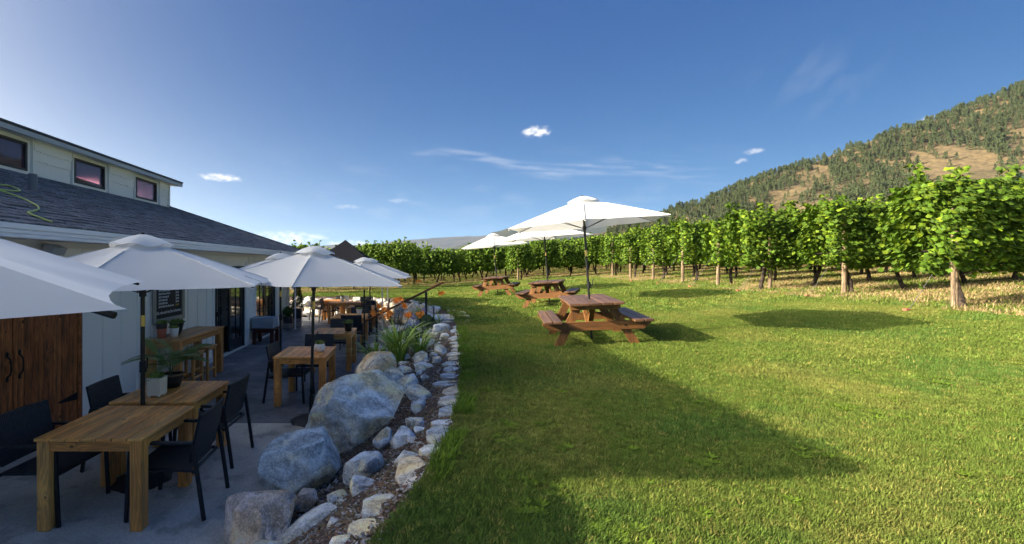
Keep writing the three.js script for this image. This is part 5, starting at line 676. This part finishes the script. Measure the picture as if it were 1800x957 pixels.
{
  const r = rng(91), kinds = []; for (let k = 0; k < 8; k++) kinds.push(bladeLeaf(0.62 + 0.34 * r(), 0.026 + 0.010 * r(), 0.5 + 1.25 * r(), [[0.28, 0.42, 0.045], [0.22, 0.36, 0.045], [0.38, 0.48, 0.06]][k % 3])); const flower = lilyFlower();
  const clump = (label, X, Y, D, n, sc, group) => { const o = thing('daylily_clump', label, 'daylily', [X, Y, -D]); for (let i = 0; i < n; i++) { const a = r() * 6.283, q = 0.11 * Math.sqrt(r()), m = part('leaf', kinds[Math.floor(r() * 8)], M.leaf, o, [Math.cos(a) * q, -0.02, Math.sin(a) * q], [0, -a + Math.PI / 2 + (r() - 0.5) * 0.8, 0]); m.scale.setScalar(sc * (0.7 + 0.45 * r())); } return o; };
  const stems = (o, list) => { for (const [x, y, z, fl] of list) { const st = part('flower_stem', tube([[x * 0.15, 0, z * 0.15], [x * 0.6, y * 0.6, z * 0.6], [x, y, z]], 0.005, 10, 5), std({ color: C(0.12, 0.17, 0.04) }), o); for (let k = 0; k < fl; k++) { const a = r() * 6.28, m = part('flower', flower, M.petal, o, [x + 0.05 * Math.cos(a) * (k ? 1 : 0.3), y + 0.02 + 0.05 * (r() - 0.3), z + 0.05 * Math.sin(a)], [0.7 + 0.9 * r(), r() * 6.28, (r() - 0.5) * 0.8]); m.scale.setScalar(0.7 + 0.3 * r()); } } };
  const a = clump('large arching daylily clump with orange flowers behind the tan boulder', -0.3, 0.44, 7.75, 105, 1.0);
  const b = clump('leafy daylily with tall orange flowers beside the handrail', -0.42, 0.42, 8.7, 40, 0.85); stems(b, [[-0.34, 0.74, 0.15, 3], [-0.28, 0.86, 0.0, 3], [0.2, 0.88, 0.05, 3], [-0.22, 0.80, 0.1, 4], [-0.05, 0.76, 0.1, 5], [0.02, 0.95, -0.1, 5], [0.12, 0.98, 0.0, 4], [0.28, 0.72, 0.2, 5], [0.5, 0.74, 0.1, 3], [-0.14, 0.7, 0.25, 3]]);
  clump('broad bright daylily clump between the tan boulder and handrail', -0.72, 0.2, 8.2, 60, 0.95); clump('bright strap-leaf clump between mulch and grey stones', 0.05, 0.5, 8.0, 50, 0.85);
  const c = clump('small daylily with a single orange bloom beside the handrail end', 0.55, 0.55, 10.9, 14, 0.7); stems(c, [[0.05, 0.86, 0, 3]]);
  const e = clump('tuft of strap leaves among the rocks above the steps', 0.12, 0.45, 13.75, 30, 0.75); stems(e, [[-0.06, 1.15, 0, 2]]);
  const ag = thing('blue_agapanthus', 'pale blue flower heads on stems among the orange daylilies', 'flowering plant', [0.0, 0.42, -10.2]); for (const [x, y, z] of [[-0.06, 0.55, 0], [0.04, 0.42, 0.1], [0.18, 0.68, -0.1], [-0.16, 0.38, 0.05]]) { part('flower_stem', tube([[x * 0.2, 0, z * 0.2], [x, y, z]], 0.005, 6, 5), std({ color: C(0.1, 0.15, 0.04) }), ag); const g = leafSoup(70, () => { const u = r() * 2 - 1, q = r() * 6.28, s = Math.sqrt(1 - u * u), R0 = 0.055; return { m: mat4(x + s * Math.cos(q) * R0, y + u * R0, z + s * Math.sin(q) * R0, r() * 3, q, r() * 3, 0.028), c: [1, 1, 1] }; }, diamond); part('flower_head', g, M.petalBlue, ag); }
  const shrub = (label, X, Y, D, w, h, n, col) => { const o = thing('leafy_shrub', label, 'shrub', [X, Y, -D]); const g = leafSoup(n, () => { const q = r() * 6.28, u = r(), R0 = w * Math.pow(r(), 0.35) * Math.sqrt(1 - u * u * 0.9) * (0.8 + 0.4 * vnoise(q * 2, u * 4, 7)), k = 0.6 + 0.8 * r(), s = 0.03 + 0.025 * r(); return { m: mat4(Math.cos(q) * R0, u * h, Math.sin(q) * R0, -0.3 + r(), q + r() * 2, r() - 0.5, [s * 0.8, s * 1.6, s]), c: col.map(v => v * k) }; }, diamond); part('foliage', g, M.leaf, o); part('stem', rod([0, -0.05, 0], [0, h * 0.6, 0], 0.012, 0.006), M.bark, o); };
  shrub('rounded blue-green shrub beside the slate landing', 0.24, 0.5, 10.6, 0.3, 0.42, 1500, [0.07, 0.13, 0.05]); shrub('small dark-leaved shrub under the orange daylily blooms', -0.12, 0.42, 9.6, 0.26, 0.34, 900, [0.06, 0.11, 0.035]); shrub('low green tuft beside the big mottled boulder', -0.3, 0.45, 9.4, 0.16, 0.2, 400, [0.06, 0.12, 0.03]);
}
console.log('rocks and plants done');

// ---------------------------------------------------------------- vineyard
function vineKind(seed, n, leaf, size) {
  const r = rng(seed), shoots = []; for (let i = 0; i < 9; i++) shoots.push([r() * 1.7 - 0.85, 2.1 + 0.45 * r(), (r() - 0.5) * 0.3]);
  const g = leafSoup(n, (i) => { let x, y, z; const a = r();
    if (i % 9 === 0) { const s = shoots[Math.floor(r() * 9)], t = r(); x = s[0] + 0.14 * (r() - 0.5) + t * 0.1; y = lerp(1.7, s[1], t); z = s[2] + 0.12 * (r() - 0.5); }
    else { x = (r() * 2 - 1) * 0.86; y = 0.60 + 0.22 * vnoise(x * 3, seed, seed) + 1.5 * Math.pow(r(), 0.95); const hw = (0.36 + 0.22 * vnoise(x * 2.4 + seed, y * 2.6, seed)) * (1 - 0.45 * ss(1.7, 2.25, y)) * (1 - 0.5 * ss(1.0, 0.66, y)) * (vnoise(x * 3.2, y * 2.2 + seed, seed + 2) > 0.12 ? 1 : 0.6); z = hw * Math.sign(r() - 0.5) * Math.pow(r(), 0.42); if (r() < 0.05) { y -= 0.25 * r(); z *= 1.3; } }
    const k = 0.55 + 0.85 * r() * r(), yel = r() < 0.34 ? 0.4 + 0.6 * r() : 0, top = 0; const s = size * (0.7 + 0.6 * r()), out = Math.atan2(z, 0.001) , ry = (z >= 0 ? 0 : Math.PI) + (r() - 0.5) * 2.4;
    return { m: mat4(x, y, z, Math.PI - 0.55 + (r() - 0.5) * 1.3, ry, (r() - 0.5) * 1.6, [s, s, s]), c: [(0.105 + 0.11 * yel) * k, (0.200 + 0.11 * yel) * k, 0.012 * k] }; }, leaf);
  const t = []; const lean = (r() - 0.5) * 0.25, pts = []; for (let k = 0; k <= 5; k++) { const u = k / 5; pts.push([lean * u + 0.05 * Math.sin(u * 5 + seed), -0.08 + 0.98 * u, 0.04 * Math.sin(u * 4 + seed * 2)]); } const c = new THREE.CatmullRomCurve3(pts.map(p => new THREE.Vector3(...p)));
  const tg = new THREE.TubeGeometry(c, 10, 0.045, 7); { const p = tg.attributes.position; for (let i = 0; i < p.count; i++) { const f = 1 + 0.45 * (vnoise3(p.getX(i) * 14, p.getY(i) * 7, p.getZ(i) * 14, seed) - 0.4) + 0.35 * ss(0.15, -0.08, p.getY(i)); const q = c.getPoint(clamp((p.getY(i) + 0.08) / 0.98)); p.setX(i, q.x + (p.getX(i) - q.x) * f); p.setZ(i, q.z + (p.getZ(i) - q.z) * f); } tg.computeVertexNormals(); } t.push(tg); const e = pts[5]; for (const s of [-1, 1]) t.push(tube([e, [e[0] + s * 0.2, 0.96, 0], [e[0] + s * 0.72, 0.95, 0.02]], 0.022, 6, 5));
  return { foliage: g, trunk: merge(t) };
}
const nearVines = [1, 2, 3].map(k => vineKind(k * 13, 5000, vineLeafShape, 0.078)), midVines = [4, 5, 6, 7].map(k => vineKind(k * 13, 3500, vineLeafFar, 0.087)), farVines = [8, 9, 10].map(k => vineKind(k * 13, 1350, vineLeafFar, 0.125));
{
  const r = rng(123), rows = []; // [D, X start, X end, near end has a post]
  [[8.76, 10.38, 15], [11.66, 10.98, 19], [13.85, 10.78, 22], [16.15, 10.72, 25], [18.25, 10.7, 28], [20.6, 10.75, 31], [22.9, 10.8, 34], [25.2, 10.9, 37], [27.6, 6.2, 40]].forEach(([D, a, b]) => rows.push([D, a, b, true]));
  for (const [D, b] of [[21.0, -5.3], [23.4, -3.0], [25.8, -0.9], [28.2, 1.2]]) rows.push([D, -D * 0.285, b, false]);
  for (let D = 30.6; D < 41; D += 2.4) rows.push([D, -D * 0.31, D * 1.36, false]);
  let count = 0; const mass = [];
  for (const [D, a, b, post] of rows) {
    for (let X = a + (!post ? 0.3 : D < 15 ? -0.12 : D > 19 ? 0.15 : 0.5) + 0.2 * r(); X < b; X += 1.5) { const x = X + 0.15 * (r() - 0.5), kind = D < 15 ? nearVines : D < 29 ? midVines : farVines; if (count > 296) { mass.push([x, D]); continue; } count++;
      const k = kind[Math.floor(r() * kind.length)], o = thing('grapevine', 'leafy grapevine with a gnarled trunk in a vineyard row', 'grapevine', [x, lawnH(x, D), -D - 0.1 * (r() - 0.5)], r() < 0.5 ? 0 : Math.PI, 'grapevines in the vineyard rows'); part('foliage', k.foliage, M.vineLeaf, o); part('trunk', k.trunk, M.bark, o); const s = (0.90 + 0.20 * r()) * (x < -2.5 && D < 30 ? 0.80 : 1); o.scale.set(s, s * (0.95 + 0.12 * r()), s * (0.95 + 0.25 * r())); }
  }
  for (let D = 41.4; D < 62; D += 2.6) for (let X = -D * 0.31; X < D * 1.36; X += 1.5) mass.push([X + 0.3 * r(), D]);
  const inst = new THREE.InstancedMesh(farVines[0].foliage, M.vineLeaf, mass.length), tr = new THREE.InstancedMesh(farVines[0].trunk, M.bark, mass.length), q = new THREE.Object3D(); mass.forEach(([X, D], i) => { q.position.set(X, lawnH(X, D), -D); q.rotation.y = r() < 0.5 ? 0 : Math.PI; q.scale.setScalar(0.95 + 0.15 * r()); q.updateMatrix(); inst.setMatrixAt(i, q.matrix); tr.setMatrixAt(i, q.matrix); });
  const far = new THREE.Group(); far.name = 'far_vine_rows'; tag(far, 'farther rows of grapevines merging into one green band', 'vineyard', null, 'stuff'); inst.name = 'foliage'; tr.name = 'trunk'; far.add(inst, tr); scene.add(far);
  // end posts, wires and drip lines
  const pg = uvBox((() => { const g = new THREE.CylinderGeometry(0.052, 0.057, 2.35, 14, 1); g.translate(0, 0.975, 0); return g; })(), 'y');
  rows.filter(q => q[3]).forEach(([D, a, b], i) => { const y = lawnH(a, D), o = thing('vineyard_post', 'round weathered wooden post ending a vine row', 'post', [a, y, -D], i, 'wooden posts at the row ends'); part('post_log', pg, M.post, o); o.rotation.z = 0.012 + (hash(i, 5, 5) - 0.5) * 0.04; if (i === 7) part('row_tag', box(0.16, 0.13, 0.012, 0, 2.0, 0.08), M.trim, o);
    if (i < 6) { const an = thing('row_anchor', 'thin guy wire running from post to ground anchor', 'guy wire', [a, y, -D], 0, 'guy wires at the row ends'); part('wire', rod([0, 1.35, 0.03], [-1.05, -0.12, 0.1], 0.004, 0.004, 5), M.wire, an); part('anchor_block', chamferBox(0.1, 0.09, 0.08, 0.01), M.terracotta, an, [-1.04, -0.06, 0.1]); } });
  rows.forEach(([D, a, b], i) => { const y0 = lawnH(a, D), y1 = lawnH(b, D), o = thing('trellis_wires', 'trellis wires and black drip hose strung along a vine row', 'wires', [0, 0, 0], 0, 'wires along the vine rows'); part('drip_hose', rod([a, y0 + 0.48, -D], [b, y1 + 0.46, -D], 0.009, 0.009, 5), M.drip, o); for (const h of [0.95, 1.5]) part('wire', rod([a, y0 + h, -D - 0.05], [b, y1 + h, -D - 0.05], 0.003, 0.003, 4), M.wire, o); });
  // line posts inside the rows
  let n = 0; for (const [D, a, b] of rows) for (let X = a + 6.1; X < b && n < 40; X += 6) { n++; const o = thing('trellis_post', 'slim grey trellis post standing inside a vine row', 'post', [X, lawnH(X, D), -D - 0.12], 0, 'trellis posts inside the rows'); part('post_log', rod([0, -0.2, 0], [0, 1.95, 0], 0.045, 0.042, 8), M.post, o); }
}
{ const o = thing('power_pole', 'distant wooden power pole with crossarms beyond the roof', 'power pole', [-70, 0.5, -270]); part('mast', rod([0, 0, 0], [0, 11.6, 0], 0.2, 0.14, 8), M.bark, o); for (const y of [10.9, 10.0]) part('crossarm', box(3.6 - (11 - y), 0.2, 0.16, 0, y, 0.2), M.bark, o); }
console.log('vineyard done');

// ---------------------------------------------------------------- grass
{
  const tuft = (seed, n, h, w, spread) => { const r = rng(seed), l = []; for (let i = 0; i < n; i++) { const a = r() * 6.283, q = spread * Math.sqrt(r()), hh = h * (0.5 + 0.7 * r()), lean = hh * (0.3 + 0.9 * r()), b = r() * 6.283, x = Math.cos(a) * q, z = Math.sin(a) * q, dx = Math.cos(b), dz = Math.sin(b), ww = w * (0.7 + 0.6 * r()); const g = new THREE.BufferGeometry(); const m = [x + dx * lean * 0.35, hh * 0.62, z + dz * lean * 0.35], t = [x + dx * lean, hh, z + dz * lean], sx = -dz * ww, sz = dx * ww; g.setAttribute('position', new THREE.Float32BufferAttribute([x - sx, -0.012, z - sz, x + sx, -0.012, z + sz, m[0] + sx * 0.7, m[1], m[2] + sz * 0.7, x - sx, -0.012, z - sz, m[0] + sx * 0.7, m[1], m[2] + sz * 0.7, m[0] - sx * 0.7, m[1], m[2] - sz * 0.7, m[0] - sx * 0.7, m[1], m[2] - sz * 0.7, m[0] + sx * 0.7, m[1], m[2] + sz * 0.7, ...t], 3)); g.setAttribute('uv', new THREE.Float32BufferAttribute(new Float32Array(18), 2)); g.computeVertexNormals(); l.push(g); } return mergeGeometries(l); };
  const q = new THREE.Object3D(), c = new THREE.Color();
  const sow = (name, label, seed, n, geo, pick, tint, sc) => { const r = rng(seed), inst = new THREE.InstancedMesh(geo, M.blade, n); inst.name = numbered(name); tag(inst, label, 'grass', null, 'stuff'); let i = 0, tries = 0; while (i < n && tries++ < n * 12) { const p = pick(r); if (!p) continue; const [X, D, s] = p; q.position.set(X, groundH(X, D) + 0.03 * (fbm(X * 0.8, D * 0.8, 3, 5) - 0.5), -D); q.rotation.set(0, r() * 6.28, 0); const k = (s || 1) * sc * (0.7 + 0.6 * r()); q.scale.set(k, k * (0.8 + 0.5 * r()), k); q.updateMatrix(); inst.setMatrixAt(i, q.matrix); tint(X, D, r, c); inst.setColorAt(i, c); i++; } inst.count = i; scene.add(inst); };
  const lawnTint = (X, D, r, c) => { const dry = clamp(ss(0.48, 0.78, fbm(X * 0.9 + 3, D * 0.9, 4, 9)) * 0.6 + 0.25 * (r() - 0.4)), rich = ss(0.55, 0.75, fbm(X * 1.3 + 20, D * 1.3, 3, 29)), k = 0.62 + 0.62 * r() * (0.65 + 0.7 * vnoise(X * 14, D * 14, 91)), straw = r() < 0.08 + 0.14 * dry ? 1 : 0; c.setRGB(lerp(lerp(0.160, 0.125, rich), 0.35, Math.max(dry * 0.7, straw)) * k, lerp(lerp(0.235, 0.22, rich), 0.33, Math.max(dry * 0.7, straw)) * k, lerp(0.042, 0.09, Math.max(dry * 0.7, straw)) * k); };
  const onLawn = (X, D, pad = 0) => edgeDist(X, D) < pad;
  sow('lawn_grass', 'short mown grass blades of the lawn', 1, 112000, tuft(3, 14, 0.023, 0.0021, 0.035), r => { const D = 0.5 + 4.85 * r(), X = -0.8 + (D * 1.38 + 3.4) * r(); return onLawn(X, D, -0.0 + 0.05 * (r() - 0.3)) ? [X, D] : null; }, lawnTint, 1);
  sow('lawn_grass', 'short mown grass of the lawn around the picnic tables', 2, 76000, tuft(4, 14, 0.026, 0.003, 0.055), r => { const D = 5.2 + 6 * r(), X = 0.3 + Math.min(D * 1.38 + 2.4, 10.2) * r(); return onLawn(X, D) && !inVines(X, D) ? [X, D] : null; }, lawnTint, 1.1);
  sow('lawn_grass', 'short grass of the far lawn before the vine rows', 3, 46000, tuft(5, 12, 0.032, 0.005, 0.09), r => { const D = 11 + 18 * r(), X = -6 + 17 * r(); return onLawn(X, D) && !inVines(X, D) ? [X, D] : null; }, lawnTint, 1.35);
  // ragged unmown grass where the mower cannot reach, along the edging stones
  sow('edge_grass', 'longer ragged grass along the edging stones', 4, 1300, tuft(6, 14, 0.055, 0.0025, 0.04), r => { const D = 2.0 + 8.5 * Math.pow(r(), 1.5), X = -0.5 + 2 * r(), e = edgeDist(X, D); return e > -0.13 && e < 0.03 && fbm(X * 3, D * 2.2, 2, 33) > 0.45 ? [X, D] : null; }, (X, D, r, c) => { const k = 0.7 + 0.6 * r(); c.setRGB(0.15 * k, 0.25 * k, 0.03 * k); }, 1);
  // broad-leaved weeds and clover patches
  { const r = rng(55), g = leafSoup(9, (i) => { const a = i * 0.7; return { m: mat4(0, 0.012, 0, 1.15 + 0.2 * r(), a, 0, [0.03, 0.05 + 0.02 * r(), 0.03]), c: [1, 1, 1] }; }, diamond); g.deleteAttribute('color'); const pat = []; for (let i = 0; i < 60; i++) { const D = 2.3 + 7 * r(); pat.push([0.6 + D * 1.2 * r(), D]); } sow('lawn_weeds', 'small broad-leaved weeds and clover scattered in the lawn', 6, 600, g, q => { const p = pat[Math.floor(q() * 60)], X = p[0] + 0.18 * (q() + q() - 1), D = p[1] + 0.14 * (q() + q() - 1); return onLawn(X, D, -0.1) ? [X, D] : null; }, (X, D, r2, c) => { const k = 0.7 + 0.6 * r2(); c.setRGB(0.14 * k, 0.22 * k, 0.022 * k); }, 0.8); }
  // dry and green growth on the vineyard floor
  sow('vineyard_grass', 'dry straw and green tufts between the vine rows', 5, 42000, tuft(7, 11, 0.05, 0.005, 0.09), r => { const D = 6.5 + 34 * Math.pow(r(), 1.2), X = -10 + 48 * r(); return inVines(X, D) && X < D * 1.4 ? [X, D] : null; }, (X, D, r, c) => { const gr = ss(0.5, 0.68, fbm(X * 0.7, D * 0.9, 4, 19)) > r() * 1.1, k = 0.7 + 0.6 * r(); if (gr || r() < 0.18) c.setRGB(0.16 * k, 0.21 * k, 0.04 * k); else c.setRGB(0.38 * k, 0.29 * k, 0.145 * k); }, 1.3);
}
console.log('grass done');
scene.traverse(o => { if (o.isMesh) { o.castShadow = true; o.receiveShadow = true; } });
renderer.render(scene, camera);
